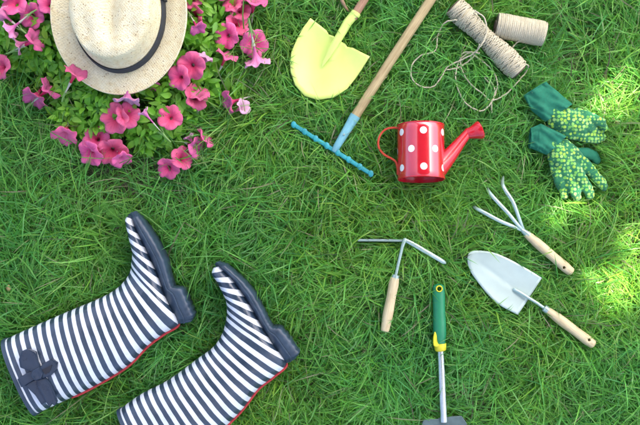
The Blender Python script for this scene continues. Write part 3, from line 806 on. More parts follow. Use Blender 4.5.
def trowel():
    th = thing('hand_trowel', 'hand trowel with a broad pale grey blade and beech handle', 'trowel', at(520, 292, .02))
    O = catmull([Vector((*p, 0)) for p in [(467.3, 258), (469, 253), (475, 250.6), (485, 251), (495, 253), (507, 258), (517.6, 263.5), (530, 270.5)]], 3) + [Vector((542, 277.8, 0)), Vector((534, 290, 0)), Vector((526, 302.5, 0)), Vector((517.8, 314.8, 0))] + \
        catmull([Vector((*p, 0)) for p in [(508, 310), (497.5, 303.6), (487, 293.5), (477, 281), (470.5, 271.5), (467.8, 264)]], 3)
    O = [Vector((p.x, p.y)) for p in O]; pts = []
    for i in range(len(O)): pts += [O[i], O[i].lerp(O[(i+1) % len(O)], .5)]
    c = Vector((505, 281)); ax = Vector((544-470, 307-256)).normalized(); sd = Vector((-ax.y, ax.x))
    def zz(p):
        q = p - c; s = q.dot(sd); a = q.dot(ax); return .040 + .000012*s*s*.8 + .0000012*a*a - .0012*math.exp(-(s/3.0)**2)*(1/(1+math.exp(-(a+30)/8)))
    mb = MB(); rings = []
    for k in range(10):
        t = 1-k/10; rings.append([at(*(c+(p-c)*t), zz(c+(p-c)*t)) for p in pts])
    mb.loft(rings, True, False, True); TOOLS.append(mb.build('blade', M['white_metal'], th, 60, solid=.002))
    mb = MB(); P = catmull([at(513, 289, .0425), at(519, 292, .046), at(528, 297.5, .049), at(537, 303, .048), at(545.5, 309, .046)], 5)
    f = [.25, .4] + [.9]*(len(P)-2); mb.tube(P, [.0022, .004] + [.0034]*(len(P)-2), 10, f); nk = mb.build('neck', M['steel'], th, 60); TOOLS.append(nk)
    mb = MB(); mb.tube([at(544, 307.8, .046), at(547.5, 310.3, .046)], [.0078, .0082], 16); mb.build('ferrule', M['steel'], nk, 40)
    handle(th, at(546.5, 309.6, .046), at(592.5, 344, .044), [.0078, .0092, .0108, .0112, .0108, .0104, .0108, .0112, .0098], M['wood'], at(588, 339.4, .044))
trowel()

def cultivator():
    th = thing('hand_cultivator', 'hand cultivator with three curved pale steel prongs and beech handle', 'cultivator', at(524, 232, .02))
    tines = [[(524, 231.5, .048), (516, 227.5, .052), (500, 221, .056), (484, 212.5, .052), (475.5, 208, .042), (473, 206.5, .028)],
             [(524, 231, .049), (518, 225, .055), (508, 213, .060), (495, 199, .056), (488.5, 191, .045), (487.3, 187.8, .028)],
             [(524, 230.5, .048), (520.5, 222, .054), (513.5, 203, .060), (505, 189.5, .056), (502.5, 183, .046), (503.3, 176, .026)]]
    for t in tines:
        P = catmull([at(*p) for p in t], 5); n = len(P)
        mb = MB(); mb.tube(P, [.0030 + .0010*math.sin(PI*min(1, i/(n-1)*1.0)) if i < n-4 else .0036 - .0007*(i-(n-4)) for i in range(n)], 8, .5)
        TOOLS.append(mb.build('prong', M['steel'], th, 50))
    mb = MB(); mb.tube([at(521.5, 229.5, .049), at(524, 231.5, .048), at(528.5, 235.3, .047)], [.0038, .0060, .0078], 14); TOOLS.append(mb.build('ferrule', M['steel'], th, 40))
    handle(th, at(526.5, 234, .047), at(570.5, 271.5, .044), [.0080, .0094, .0108, .0110, .0106, .0104, .0108, .0112, .0100], M['wood'], at(563, 267.3, .044))
cultivator()

def hoe():
    th = thing('hand_hoe', 'double headed hand hoe with thin grey blades and beech handle', 'hoe', at(395, 278, .02))
    mb = MB()
    # left blade stands on edge, so only its thin back shows from above
    a, b = at(358, 240, .042), at(405, 240.3, .048)
    d, sd, L = axis_frame(a, b)
    rr = []
    for t in (0, .08, .5, .92, 1):
        p = a.lerp(b, t); h = .013*(.55 + .45*min(1, (1-t)*2.2)) if t > .5 else .013; w = .0024
        rr.append([p + sd*w + Vector((0,0,.003)), p - sd*w + Vector((0,0,.003)), p - sd*w*.6 - Vector((0,0,h*1.6)) - sd*.003, p + sd*w*.6 - Vector((0,0,h*1.6)) - sd*.003])
    mb.loft(rr); TOOLS.append(mb.build('blade', M['hoe_dark'], th, 30, bevel=.0005))
    mb = MB(); P = [at(404, 239.5, .050), at(412, 243.5, .051), at(424, 250.5, .051), at(436, 257.5, .048), at(443.5, 262, .044), at(446, 263.6, .042)]
    mb.tube(catmull(P, 3), [.0038, .004, .0042] + [.0046]*10 + [.0036, .0024, .0008], 8, .4); TOOLS.append(mb.build('pick', M['steel'], th, 40))
    mb = MB(); mb.tube([at(405, 238.3, .052), at(404.5, 240.5, .052), at(402.5, 246, .051), at(399, 261, .050), at(395, 279, .048)], [.003, .0044, .0036, .0034, .0034], 12)
    ro = mb.build('shank', M['steel'], th, 50); TOOLS.append(ro)
    mb = MB(); mb.tube([at(395.8, 275, .048), at(394.6, 279.5, .048)], [.0082, .0090], 16); mb.build('ferrule', M['steel'], ro, 40)
    handle(th, at(394.8, 278, .048), at(385, 330, .045), [.0098, .0112, .0108, .0104, .0108, .0114, .0114, .0104, .0092], M['wood'], None)
hoe()

def green_tool():
    th = thing('hand_fork', 'hand fork with a green and yellow plastic grip and steel shaft', 'hand fork', at(440, 346, .02))
    hp = at(438.7, 288.4, .05)
    o = handle(th, at(440.3, 349, .047), at(438.4, 287, .049), [.0095, .0118, .0140, .0142, .0136, .0132, .0134, .0138, .0128], M['green'], hp, .8, .0052)
    mb = MB(); n = 24; rr = []
    for r, z in ((.0048, .0585), (.0050, .0607), (.0066, .0610), (.0076, .0588), (.0050, .056)):
        rr.append([Vector((hp.x + r*math.cos(2*PI*j/n), hp.y + r*math.sin(2*PI*j/n), z)) for j in range(n)])
    mb.loft(rr, True, False, False); mb.build('hole_ring', M['lime'], o, 50)
    mb = MB(); mb.tube([at(440.1, 343.5, .047), at(440.2, 345, .047), at(440.5, 350, .047), at(440.6, 351.2, .047)], [.0128, .0134, .0122, .009], 20, .85)
    cl = mb.build('collar', M['lime'], th, 45); TOOLS.append(cl)
    mb = MB(); mb.pillow(catmull([at(*p, .052) for p in [(433.8, 346), (433, 338), (434.6, 331.5), (436.3, 335), (437, 341), (439, 346)]], 4, True), .0535, .004); mb.build('collar_tongue', M['lime'], cl, 60)
    mb = MB(); mb.tube([at(440.5, 349, .047), at(441.6, 372, .046), at(442.7, 398, .045), at(443.8, 422, .043)], [.0070, .0076, .0078, .0080], 16, .7)
    sh = mb.build('shaft', M['chrome'], th, 60); TOOLS.append(sh)
    O = [(423.5, 419.5), (430, 418.6), (438, 418.8), (440, 417.2), (448, 417), (452, 416.2), (461.5, 415.6), (466, 422), (470, 432), (462, 434), (425, 434), (419, 430)]
    mb = MB(); mb.prism([at(*p, .038) - Vector((0, 0, .038)) for p in O], .036, .041)
    hd = mb.build('fork_head', M['head'], th, 30, bevel=.0012); TOOLS.append(hd)
    for x in (422.5, 437, 451.5, 466):
        mb = MB(); mb.tube(catmull([at(x, 430, .038), at(x-.5, 448, .043), at(x-1, 470, .042), at(x-1.5, 492, .030)], 4), [.0062]*9 + [.005, .004, .0025, .0008], 8, .5)
        TOOLS.append(mb.build('tine', M['head'], hd, 40))
green_tool()

# ------------------------------------------------------------------ leaf meshes (numpy)
def leaf_mesh(name, mat, P, D, U, Ln, Wd, T, parent=None, loc=(0, 0, 0), curl=.15, rows=(0, .22, .5, .8, 1), prof=(.12, .8, 1.0, .6, .02)):
    """P base points, D direction, U normal, Ln length, Wd half width, T tint"""
    n = len(P); Sd = np.cross(D, U); Sd /= np.linalg.norm(Sd, axis=1)[:, None] + 1e-9
    V = np.zeros((n, len(rows)*3, 3))
    for i, (r, w) in enumerate(zip(rows, prof)):
        base = P + D*(Ln*r)[:, None] - U*(Ln*curl*(r*r*1.6))[:, None]
        lift = U*(Wd*w*.28)[:, None]
        V[:, i*3] = base - Sd*(Wd*w)[:, None] + lift; V[:, i*3+1] = base; V[:, i*3+2] = base + Sd*(Wd*w)[:, None] + lift
    f = []
    for i in range(len(rows)-1):
        a = i*3; f += [[a, a+1, a+4, a+3], [a+1, a+2, a+5, a+4]]
    f = np.array(f); F = (f[None] + (np.arange(n)*len(rows)*3)[:, None, None]).reshape(-1, 4)
    return np_mesh(name, mat, V.reshape(-1, 3) - np.array(loc), F, np.repeat(T, len(rows)*3, axis=0), parent)

def np_mesh(name, mat, V, F, T, parent=None, smooth=True):
    me = bpy.data.meshes.new(name); nf = len(F); k = F.shape[1]
    me.vertices.add(len(V)); me.vertices.foreach_set('co', V.astype(np.float32).ravel())
    me.loops.add(nf*k); me.loops.foreach_set('vertex_index', F.astype(np.int32).ravel())
    me.polygons.add(nf); me.polygons.foreach_set('loop_start', np.arange(0, nf*k, k, dtype=np.int32))
    me.polygons.foreach_set('use_smooth', np.ones(nf, bool) if smooth else np.zeros(nf, bool))
    me.update(calc_edges=True)
    at_ = me.attributes.new('tint', 'FLOAT_COLOR', 'POINT')
    at_.data.foreach_set('color', np.concatenate([T, np.ones((len(T), 1))], axis=1).astype(np.float32).ravel())
    me.materials.append(mat)
    o = bpy.data.objects.new(name, me); C.objects.link(o)
    if parent: o.parent = parent
    return o

def inside(poly, X, Y):
    ins = np.zeros(X.shape, bool); n = len(poly); j = n-1
    for i in range(n):
        xi, yi = poly[i]; xj, yj = poly[j]
        c = ((yi > Y) != (yj > Y)) & (X < (xj-xi)*(Y-yi)/(yj-yi+1e-12)+xi); ins ^= c; j = i
    return ins
def edge_dist(poly, X, Y):
    d = np.full(X.shape, 1e9); n = len(poly)
    for i in range(n):
        ax, ay = poly[i]; bx, by = poly[(i+1) % n]; vx, vy = bx-ax, by-ay
        t = np.clip(((X-ax)*vx + (Y-ay)*vy)/(vx*vx+vy*vy+1e-9), 0, 1); d = np.minimum(d, np.hypot(X-ax-t*vx, Y-ay-t*vy))
    return d

# ------------------------------------------------------------------ petunias
BUSH = [(-60, -70), (-45, 10), (-8, 58), (14, 68), (40, 76), (52, 84), (52, 116), (66, 134), (88, 140), (112, 150), (140, 151), (168, 150), (186, 143), (199, 122), (216, 106), (236, 92), (246, 76), (232, 66), (236, 46), (244, 24), (240, -12), (215, -60), (120, -90)]
def dome(px, py):
    i = inside(BUSH, px, py); d = edge_dist(BUSH, px, py)
    return np.where(i, .030 + .052*np.clip(d/42, 0, 1)**.7, .02)

def petunia():
    th = thing('petunia_plant', 'bushy petunia plant covered in pink trumpet flowers under the straw hat', 'flowers', at(121, 50, 0)*1.0)
    loc = ABS[th.name]
    # leaves
    n = 11000
    px = rng.uniform(-60, 252, n); py = rng.uniform(-90, 156, n)
    ed = edge_dist(BUSH, px, py); ins = inside(BUSH, px, py)
    cl = np.array([mnoise.noise(Vector((x*.045, y*.045, 2.2))) for x, y in zip(px, py)])
    keep = (ins & (cl > -.30 + rng.uniform(-.15, .15, n))) | ((~ins) & (ed < 7) & (rng.random(n) < .18))
    px, py, cl = px[keep], py[keep], cl[keep]; n = len(px)
    hz = dome(px, py)*rng.uniform(.35, 1.05, n)**.7 + cl*.012
    hk = S*(H-.1)/2
    uh = ((px-121)*hk/HBX)**2 + ((py-15)*hk/HBY)**2 < .92
    hz = np.where(uh, np.minimum(hz, .074), np.clip(hz, .014, .11))
    P = np.stack([(px-320)*S*(H-hz)/2, (212.5-py)*S*(H-hz)/2, hz], 1)
    # shoots: leaves radiate round shoot tips
    ns = 420; sx = rng.uniform(-60, 252, ns); sy = rng.uniform(-90, 156, ns)
    d2 = (px[:, None]-sx)**2 + (py[:, None]-sy)**2; near = d2.argmin(1)
    ang = np.arctan2(-(py-sy[near]), px-sx[near]) + rng.normal(0, .5, n)
    el = rng.normal(.35, .4, n)
    D = np.stack([np.cos(ang)*np.cos(el), np.sin(ang)*np.cos(el), np.sin(el)], 1)
    U = np.stack([-np.cos(ang)*np.sin(el), -np.sin(ang)*np.sin(el), np.cos(el)], 1) + rng.normal(0, .28, (n, 3)); U -= D*(U*D).sum(1)[:, None]; U /= np.linalg.norm(U, axis=1)[:, None]
    Ln = rng.uniform(.013, .031, n); Wd = Ln*rng.uniform(.15, .30, n)
    c0 = np.array([.17, .46, .035]); c1 = np.array([.29, .58, .06]); c2 = np.array([.11, .33, .035])
    t = rng.random(n)[:, None]; T = np.where(t < .5, c0 + (c1-c0)*t*2, c0 + (c2-c0)*(t-.5)*1.4); T = T*rng.uniform(.8, 1.15, (n, 1))
    leaf_mesh('foliage', M['leaf'], P, D, U, Ln, Wd, T, th, loc, .18)
    # flowers
    def flower_mesh(kind, R0, depth, seed, mats):
        rd = random.Random(seed); n = 40; rows = 12; rings = []; us = []
        ph = [rd.uniform(-.3, .3) for _ in range(6)]
        for s in range(rows):
            t = s/(rows-1)
            r = R0*(.09 + .14*t + .77*max(0, (t-.28)/.72)**(1.15 if kind == 'open' else 1.7))
            z = -depth*(1-t)**1.7 + (.0 if kind == 'open' else .003*t)
            rg = []
            for j in range(n):
                q = 2*PI*j/n
                lob = 1 + .085*t**3*(abs(math.cos(2.5*q))**.5*2-1.2) + .03*t*math.sin(q+ph[0]*9)
                zz = z + R0*t**3*(.13*math.sin(5*q+ph[1]) + .07*math.sin(9*q+ph[2]*10)+.10*math.sin(2*q+ph[3]*9)) - R0*.22*max(0, t-.7)*2
                rg.append(Vector((r*lob*math.cos(q), r*lob*math.sin(q), zz)))
            rings.append(rg); us.append((t, 1/n))
        mb = MB(); mb.loft(rings, True, False, False, us)
        me_o = mb.build('flower', mats, None, 180)
        md = me_o.modifiers.new('petal', 'SOLIDIFY'); md.thickness = .0007; md.offset = -1; md.material_offset = 1
        tb = MB(); tb.tube([(0, 0, -depth*.86), (0, 0, -depth-.004), (0, 0, -depth-.016), (0, 0, -depth-.022)], [R0*.14, R0*.085, R0*.06, R0*.08], 8)
        tb.tube([(0, 0, -depth-.020), (0, 0, -depth-.030), (0.002, 0, -depth-.042)], [.0026, .0022, .0014], 6, mi=1)
        for k in range(5):
            a = 2*PI*k/5; tb.tube([(math.cos(a)*.002, math.sin(a)*.002, -depth-.022), (math.cos(a)*.006, math.sin(a)*.006, -depth-.012)], [.0016, .0004], 5, .4, mi=1)
        tbo = tb.build('flower_tube', [M['calyx'], M['stem']], me_o, 60, loc=(0, 0, 0))
        return me_o, tbo
    protos = [flower_mesh('open', .025, .020, 1, [M['petal'], M['petal_back']]), flower_mesh('open', .0245, .022, 2, [M['petal'], M['petal_back']]),
              flower_mesh('trumpet', .0235, .030, 3, [M['petal'], M['petal_back']]), flower_mesh('trumpet', .021, .032, 4, [M['petal_pale'], M['petal_lilac']]),
              flower_mesh('trumpet', .011, .030, 5, [M['petal_pale'], M['petal_lilac']])]
    # (px, py, kind, scale, lean in degrees, direction of lean in image degrees (0 right, 90 up))
    FL = [(14, 2, 0, 1.0, 20, 120), (31, 16, 1, .98, 15, 250), (50, 3, 0, .98, 25, 60), (3, 14, 3, .8, 95, 140), (10, 30, 3, .95, 100, 215), (17, 45, 3, .95, 80, 200), (36, 40, 2, .95, 72, 20),
          (0, 67, 1, 1.05, 35, 180), (76, 72, 2, 1.0, 66, 55), (50, 88, 2, 1.0, 75, 35), (34, 99, 2, 1.1, 62, 245), (64, 136, 2, 1.02, 55, 265), (114, 119, 0, 1.05, 25, 200), (128, 115, 1, .95, 38, 10),
          (96, 137, 1, 1.12, 18, 110), (89, 154, 0, 1.08, 40, 230), (112, 153, 1, 1.08, 34, 280), (122, 160, 2, .9, 60, 300), (127, 101, 3, 1.05, 85, 265), (144, 112, 4, 1.0, 80, 130), (170, 117, 0, 1.02, 8, 90),
          (197, 96, 1, 1.0, 42, 15), (189, 137, 4, 1.05, 75, 120), (205, 137, 2, .95, 78, 35), (197, 147, 2, .95, 62, 340), (183, 158, 1, .88, 32, 20), (168, 169, 0, .92, 30, 250),
          (192, 16, 1, .95, 45, 200), (198, 29, 2, .75, 70, 300), (190, -3, 1, .95, 25, 90), (226, 36, 0, 1.05, 26, 215), (238, 23, 1, 1.0, 30, 20), (240, 9, 0, .92, 25, 60), (232, 3, 1, .8, 30, 120), (254, 0, 2, .95, 55, 80),
          (255, 43, 0, 1.0, 24, 330), (257, 62, 3, 1.08, 118, 280), (227, 55, 2, .95, 68, 60), (228, 103, 2, 1.0, 66, 200), (243, 107, 4, 1.35, 45, 20), (191, 66, 0, 1.15, 20, 240), (205, 58, 4, 1.3, 70, 60), (178, 78, 1, .95, 30, 210), (199, 94, 2, .8, 50, 80), (148, 84, 2, .9, 60, 260), (4, -12, 1, 1, 25, 90), (70, -15, 0, 1, 20, 70), (206, -16, 1, 1, 20, 70), (222, -14, 0, 1, 25, 20)]
    st = MB(); first = {}
    for i, (x, y, k, sc, lean, az) in enumerate(FL):
        sc *= random.uniform(.9, 1.1)
        h = float(dome(np.array([float(x)]), np.array([float(y)]))[0]) + .018 + .006*random.random()
        hx, hy = (x-121)*hk/HBX, (y-15)*hk/HBY; e = math.hypot(hx, hy)
        h = max(h, .060)
        if (x, y) == (76, 72): h = .130
        elif e < 1.06: h = min(h, .080)
        p = at(x, y, h); f0, t0 = protos[k]
        if k not in first: f, t = f0, t0; first[k] = 1
        else:
            f = f0.copy(); t = t0.copy(); C.objects.link(f); C.objects.link(t); t.parent = f
        f.parent = th; f.scale = (sc*1.14,)*3
        a = R(az); ax = Vector((-math.sin(a), math.cos(a), 0))
        f.matrix_local = Matrix.Translation(p-loc) @ Matrix.Rotation(R(lean), 4, ax) @ Matrix.Rotation(random.random()*6.3, 4, 'Z') @ Matrix.Diagonal((sc*1.14, sc*1.14, sc*1.14, 1))
        nrm = Vector((math.cos(a)*math.sin(R(lean)), math.sin(a)*math.sin(R(lean)), math.cos(R(lean))))
        b = p - nrm*.062*sc
        b.z = max(b.z, .012)
        inw = at(121, 45, .02) - b; inw.z = 0; inw.normalize()
        q = b + inw*.045; q.z = .012
        st = MB(); st.tube(catmull([b, b*.55+q*.45 - Vector((0, 0, .004)), q], 4), .0014, 6); st.build('stem', M['stem'], th, 180)
    # leafy side shoots
    for i in range(44):
        x, y = random.uniform(0, 245), random.uniform(0, 150)
        if not inside(BUSH, np.array([x]), np.array([y]))[0]: continue
        h = float(dome(np.array([x]), np.array([y]))[0]); p = at(x, y, min(h*.9, .07)); q = p + Vector((random.uniform(-.03, .03), random.uniform(-.03, .03), 0)); q.z = .008
        st = MB(); st.tube([p, (p+q)/2, q], .0015, 6); st.build('shoot', M['stem'], th, 180)
    root = MB(); root.tube([loc + Vector((0, 0, -.01)), loc + Vector((0, 0, .03))], [.008, .006], 8); root.build('root_stem', M['stem'], th)
petunia()

# ------------------------------------------------------------------ small lawn weeds
def weed(label, px, py, nl, ln, wd, seed, grp):
    rd = np.random.default_rng(seed); loc = at(px, py, 0)
    th = thing('lawn_weed', label, 'weed', loc, grp)
    ang = np.linspace(0, 2*PI, nl, endpoint=False) + rd.normal(0, .25, nl); el = rd.uniform(.2, .6, nl)
    D = np.stack([np.cos(ang)*np.cos(el), np.sin(ang)*np.cos(el), np.sin(el)], 1); U = np.stack([-np.cos(ang)*np.sin(el), -np.sin(ang)*np.sin(el), np.cos(el)], 1)
    Ln = ln*rd.uniform(.7, 1.1, nl); P = np.array([[0, 0, .026]])+D*.004
    T = np.array([.10, .30, .04])*rd.uniform(.8, 1.2, (nl, 1))
    leaf_mesh('leaves', M['weed'], P, D, U, Ln, Ln*wd, T, th, (0, 0, 0), .35)
    mb = MB(); mb.tube([(0, 0, 0), (0, 0, .028)], .0018, 6); mb.build('stem', M['stem'], th, loc=(0, 0, 0))
W_ = 'small weeds growing in the lawn'
weed('broad leaved weed in the grass left of the bowed boot toe', 107, 213, 5, .026, .42, 1, W_)
weed('small weed beside the very tip of the bowed boot toe', 118, 223, 4, .020, .40, 2, W_)
weed('pale weed leaf pair below the petunias near the left edge', 34, 200, 3, .026, .28, 3, W_)
weed('clover sprig by the left edge above the bowed boot', 13, 299, 3, .017, .55, 4, W_)
weed('round leaved weed above the clover sprig at the left edge', 21, 283, 3, .014, .5, 5, W_)
weed('leafy weed in the grass just below the bowed boot opening', 52, 415, 5, .022, .45, 6, W_)
weed('small weed in the shaded grass between the shovel and the rake pole', 372, 36, 4, .022, .42, 7, W_)
weed('pale weed below the yellow collar of the green hand fork', 454, 354, 3, .018, .38, 8, W_)

# dry leaf
mb = MB(); lo = at(8.5, 288, .045)
mb.loft([[lo + Vector((x*.006*w - .0, (t-.5)*.014, .002*math.cos(x*2)+.001*t)) for x in (-1, -.5, 0, .5, 1)] for t, w in ((0, .1), (.25, .8), (.5, 1), (.75, .8), (1, .15))], False)
dl = mb.build('dry_leaf', M['dry'], None, 180, loc=lo, solid=.0006)
tag(dl, 'tiny tan dry leaf on the grass near the left edge', 'leaf')

# ------------------------------------------------------------------ lawn
def value_noise(X, Y, sc, seed):
    g = np.random.default_rng(seed).random((64, 64)); x = X*sc + 32; y = Y*sc + 32
    xi = np.floor(x).astype(int) % 63; yi = np.floor(y).astype(int) % 63; fx = x-np.floor(x); fy = y-np.floor(y)
    fx = fx*fx*(3-2*fx); fy = fy*fy*(3-2*fy)
    return (g[yi, xi]*(1-fx)+g[yi, xi+1]*fx)*(1-fy) + (g[yi+1, xi]*(1-fx)+g[yi+1, xi+1]*fx)*fy

# underside / top maps of everything that lies on the lawn
bpy.context.view_layer.update()
dg = bpy.context.evaluated_depsgraph_get()
CELL = .003; X0, Y0, NX, NY = -.80, -.60, 534, 400
def maps(objs):
    vs, fs = [], []
    for o in objs:
        e = o.evaluated_get(dg); me = e.to_mesh(); k = len(vs); mw = o.matrix_world
        vs += [mw @ v.co for v in me.vertices]; fs += [[i+k for i in p.vertices] for p in me.polygons]; e.to_mesh_clear()
    bv = BVHTree.FromPolygons(vs, fs); lo = np.full((NY, NX), 9.0); hi = np.full((NY, NX), -1.0)
    up, dn = Vector((0, 0, 1)), Vector((0, 0, -1))
    for j in range(NY):
        y = Y0 + (j+.5)*CELL
        for i in range(NX):
            x = X0 + (i+.5)*CELL
            h = bv.ray_cast(Vector((x, y, .5)), dn)
            if h[0] is not None:
                hi[j, i] = h[0].z; b = bv.ray_cast(Vector((x, y, -.05)), up); lo[j, i] = b[0].z if b[0] is not None else h[0].z
    return lo, hi
LO, HI = maps(TOOLS)
TLO, THI = maps(TWINE)

def blades(n_tuft, per, xr, yr, seg, lenr, wr, seed, dens_fn, dead=0.0, spread=.012, hole=None):
    g = np.random.default_rng(seed)
    tx = g.uniform(*xr, n_tuft); ty = g.uniform(*yr, n_tuft)
    k = g.random(n_tuft) < dens_fn(tx, ty)
    if hole is not None: k &= ~((np.abs(tx) < hole[0]) & (np.abs(ty) < hole[1]))
    tx, ty = tx[k], ty[k]; nt = len(tx)
    cnt = g.integers(per[0], per[1], nt); idx = np.repeat(np.arange(nt), cnt); n = len(idx)
    rx = tx[idx] + g.normal(0, spread, n); ry = ty[idx] + g.normal(0, spread, n)
    flow = (value_noise(tx, ty, 5.5, 3) + .5*value_noise(tx, ty, 14, 4))*2*PI*1.4
    fa = np.arctan2(ry-ty[idx], rx-tx[idx])
    mixw = g.random(n)
    az = np.where(mixw < .42, fa, np.where(mixw < .82, flow[idx], g.uniform(0, 2*PI, n))) + g.normal(0, .4, n)
    L = g.uniform(*lenr, nt)[idx]*g.uniform(.55, 1.25, n)
    ph0 = R(1)*g.uniform(28, 84, n); bend = R(1)*g.uniform(15, 120, n); curl = g.normal(0, .38, n)
    if dead > .5: ph0 = R(1)*g.uniform(2, 30, n); bend = R(1)*g.uniform(0, 40, n)
    W = g.uniform(*wr, n)*(.75 + .5*g.random(nt)[idx])
    roll = g.normal(0, .5, n)
    rows = seg+1; S_ = np.linspace(0, 1, rows)
    pos = np.zeros((n, rows, 3)); pos[:, 0, 0] = rx; pos[:, 0, 1] = ry
    A = np.zeros((n, rows))
    for i in range(rows):
        ph = np.maximum(ph0 - bend*S_[i]**1.2, R(-28)); a = az + curl*S_[i]*1.2; A[:, i] = a
        if i:
            st = L/seg; phm = np.maximum(ph0 - bend*((S_[i]+S_[i-1])/2)**1.2, R(-28))
            pos[:, i] = pos[:, i-1] + np.stack([np.cos(phm)*np.cos(a), np.cos(phm)*np.sin(a), np.sin(phm)], 1)*st[:, None]
    pos[:, :, 2] = np.maximum(pos[:, :, 2], .003 + .004*S_)
    # press under / lay over the things on the lawn
    def look(m, X, Y, default):
        i = np.floor((X-X0)/CELL).astype(int); j = np.floor((Y-Y0)/CELL).astype(int)
        ok = (i >= 0) & (i < NX) & (j >= 0) & (j < NY)
        return np.where(ok, m[np.clip(j, 0, NY-1), np.clip(i, 0, NX-1)], default)
    lo = look(LO, pos[:, :, 0], pos[:, :, 1], 9); hi = look(HI, pos[:, :, 0], pos[:, :, 1], -1)
    rooted = lo[:, 0] < 5
    ncov = (lo < 5).sum(1)
    over = (~rooted) & (g.random(n) < .09) & (ncov <= 2) & (ncov > 0) & (hi.max(1) < .066)
    lim = lo.copy()
    for q in (.2, .4, .6, .8):
        sx_ = pos[:, :-1]*(1-q) + pos[:, 1:]*q; l_ = look(LO, sx_[:, :, 0], sx_[:, :, 1], 9)
        lim[:, :-1] = np.minimum(lim[:, :-1], l_); lim[:, 1:] = np.minimum(lim[:, 1:], l_)
    under = np.minimum(pos[:, :, 2], lim - .003)
    limh = hi.copy()
    for q in (.2, .4, .6, .8):
        sx_ = pos[:, :-1]*(1-q) + pos[:, 1:]*q; l_ = look(HI, sx_[:, :, 0], sx_[:, :, 1], -1)
        limh[:, :-1] = np.maximum(limh[:, :-1], l_); limh[:, 1:] = np.maximum(limh[:, 1:], l_)
    over &= (limh.max(1) < .062) & (limh[:, 0] < 0) & (hi[:, -1] > 0)
    pos[:, :, 2] = np.where(over[:, None], np.where(limh > 0, np.maximum(pos[:, :, 2], limh + .0015), pos[:, :, 2]), np.maximum(under, .001))
    tl = look(TLO, pos[:, :, 0], pos[:, :, 1], 9); over2 = g.random(n) < .2
    pos[:, :, 2] = np.where(over2[:, None], pos[:, :, 2], np.maximum(np.minimum(pos[:, :, 2], tl-.002), .001))
    wprof = np.array([.8, 1, 1, .85, .6, 0])[:rows] if rows == 6 else np.array([.85, 1, .7, 0])
    per_ = np.stack([-np.sin(A), np.cos(A), np.zeros_like(A)], 2)
    per_[:, :, 2] = np.sin(roll)[:, None]; per_ /= np.linalg.norm(per_, axis=2)[:, :, None]
    off = per_*(W[:, None]*wprof[None])[:, :, None]*.5
    V = np.concatenate([pos[:, :-1] - off[:, :-1], pos[:, :-1] + off[:, :-1], pos[:, -1:]], 1)
    r = rows-1
    f4 = np.array([[i, r+i, r+i+1, i+1] for i in range(r-1)]); f3 = np.array([[r-1, 2*r-1, 2*r, 2*r]])
    m = 2*r+1
    # colour
    dry = np.zeros(n)                 # dry, strawy spots; straw at the sun dapples also paints them paler
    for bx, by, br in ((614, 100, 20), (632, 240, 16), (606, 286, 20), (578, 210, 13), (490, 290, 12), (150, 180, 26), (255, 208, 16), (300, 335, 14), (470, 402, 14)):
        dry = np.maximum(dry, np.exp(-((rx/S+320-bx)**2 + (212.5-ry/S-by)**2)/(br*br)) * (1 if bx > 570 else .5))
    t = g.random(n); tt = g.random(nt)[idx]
    yel = value_noise(rx, ry, 6, 9)
    mixc = np.clip(value_noise(rx, ry, 9, 12)*.7 + .6*tt - .15, 0, 1)[:, None]
    c = (np.array([.084, .300, .062])*(1-mixc) + np.array([.165, .385, .055])*mixc)*(.72 + .62*t[:, None])
    c[:, 0] *= .8 + .55*tt*yel*1.3; c[:, 2] *= .7 + .9*(1-yel)*g.random(n)
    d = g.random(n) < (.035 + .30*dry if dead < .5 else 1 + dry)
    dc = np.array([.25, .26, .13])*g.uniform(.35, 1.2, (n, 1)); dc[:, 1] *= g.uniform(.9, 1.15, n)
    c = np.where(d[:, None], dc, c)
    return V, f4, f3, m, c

def assemble(parts):
    VV, FF, TT = [], [], []; o = 0
    for V, f4, f3, m, c in parts:
        n = len(V); base = (np.arange(n)*m)[:, None, None] + o
        FF.append((f4[None] + base).reshape(-1, 4)); FF.append((f3[None] + base).reshape(-1, 4))
        VV.append(V.reshape(-1, 3)); TT.append(np.repeat(c, m, axis=0)); o += n*m
    return np.concatenate(VV), np.concatenate(FF), np.concatenate(TT)

BARE_AND_DAPPLE = [(120, 172, 40, .75), (255, 205, 26, .8), (236, 218, 26, .7), (490, 290, 18, .8), (300, 335, 20, .7), (75, 185, 45, .6), (150, 190, 36, .6), (480, 410, 24, .75), (290, 410, 32, .7), (570, 50, 34, .6), (280, 62, 20, .7), (462, 398, 18, .75), (20, 170, 40, .6), (100, 400, 18, .7), (510, 335, 18, .75), (620, 18, 36, .6), (540, 245, 13, .7), (195, 200, 16, .6), (330, 190, 12, .6), (395, 215, 12, .6), (285, 250, 14, .6), (60, 250, 24, .5), (350, 350, 16, .6), (565, 405, 18, .6), (600, 380, 14, .6), (35, 90, 30, .6), (560, 330, 12, .5), (470, 330, 14, .6), (215, 180, 16, .6), (310, 130, 14, .5), (385, 30, 14, .6), (614, 100, 16, .8), (632, 240, 12, .8), (606, 288, 16, .8), (575, 210, 10, .7)]  # thinned turf; spots at the sun dapples add straw to paint them paler
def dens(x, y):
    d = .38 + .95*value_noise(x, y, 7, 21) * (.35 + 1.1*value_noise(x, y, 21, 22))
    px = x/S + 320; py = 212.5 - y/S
    for bx, by, r, k in BARE_AND_DAPPLE: d *= 1 - k*np.exp(-((px-bx)**2+(py-by)**2)/(r*r))
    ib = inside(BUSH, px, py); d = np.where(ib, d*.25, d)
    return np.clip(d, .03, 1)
full = lambda x, y: np.ones_like(x)
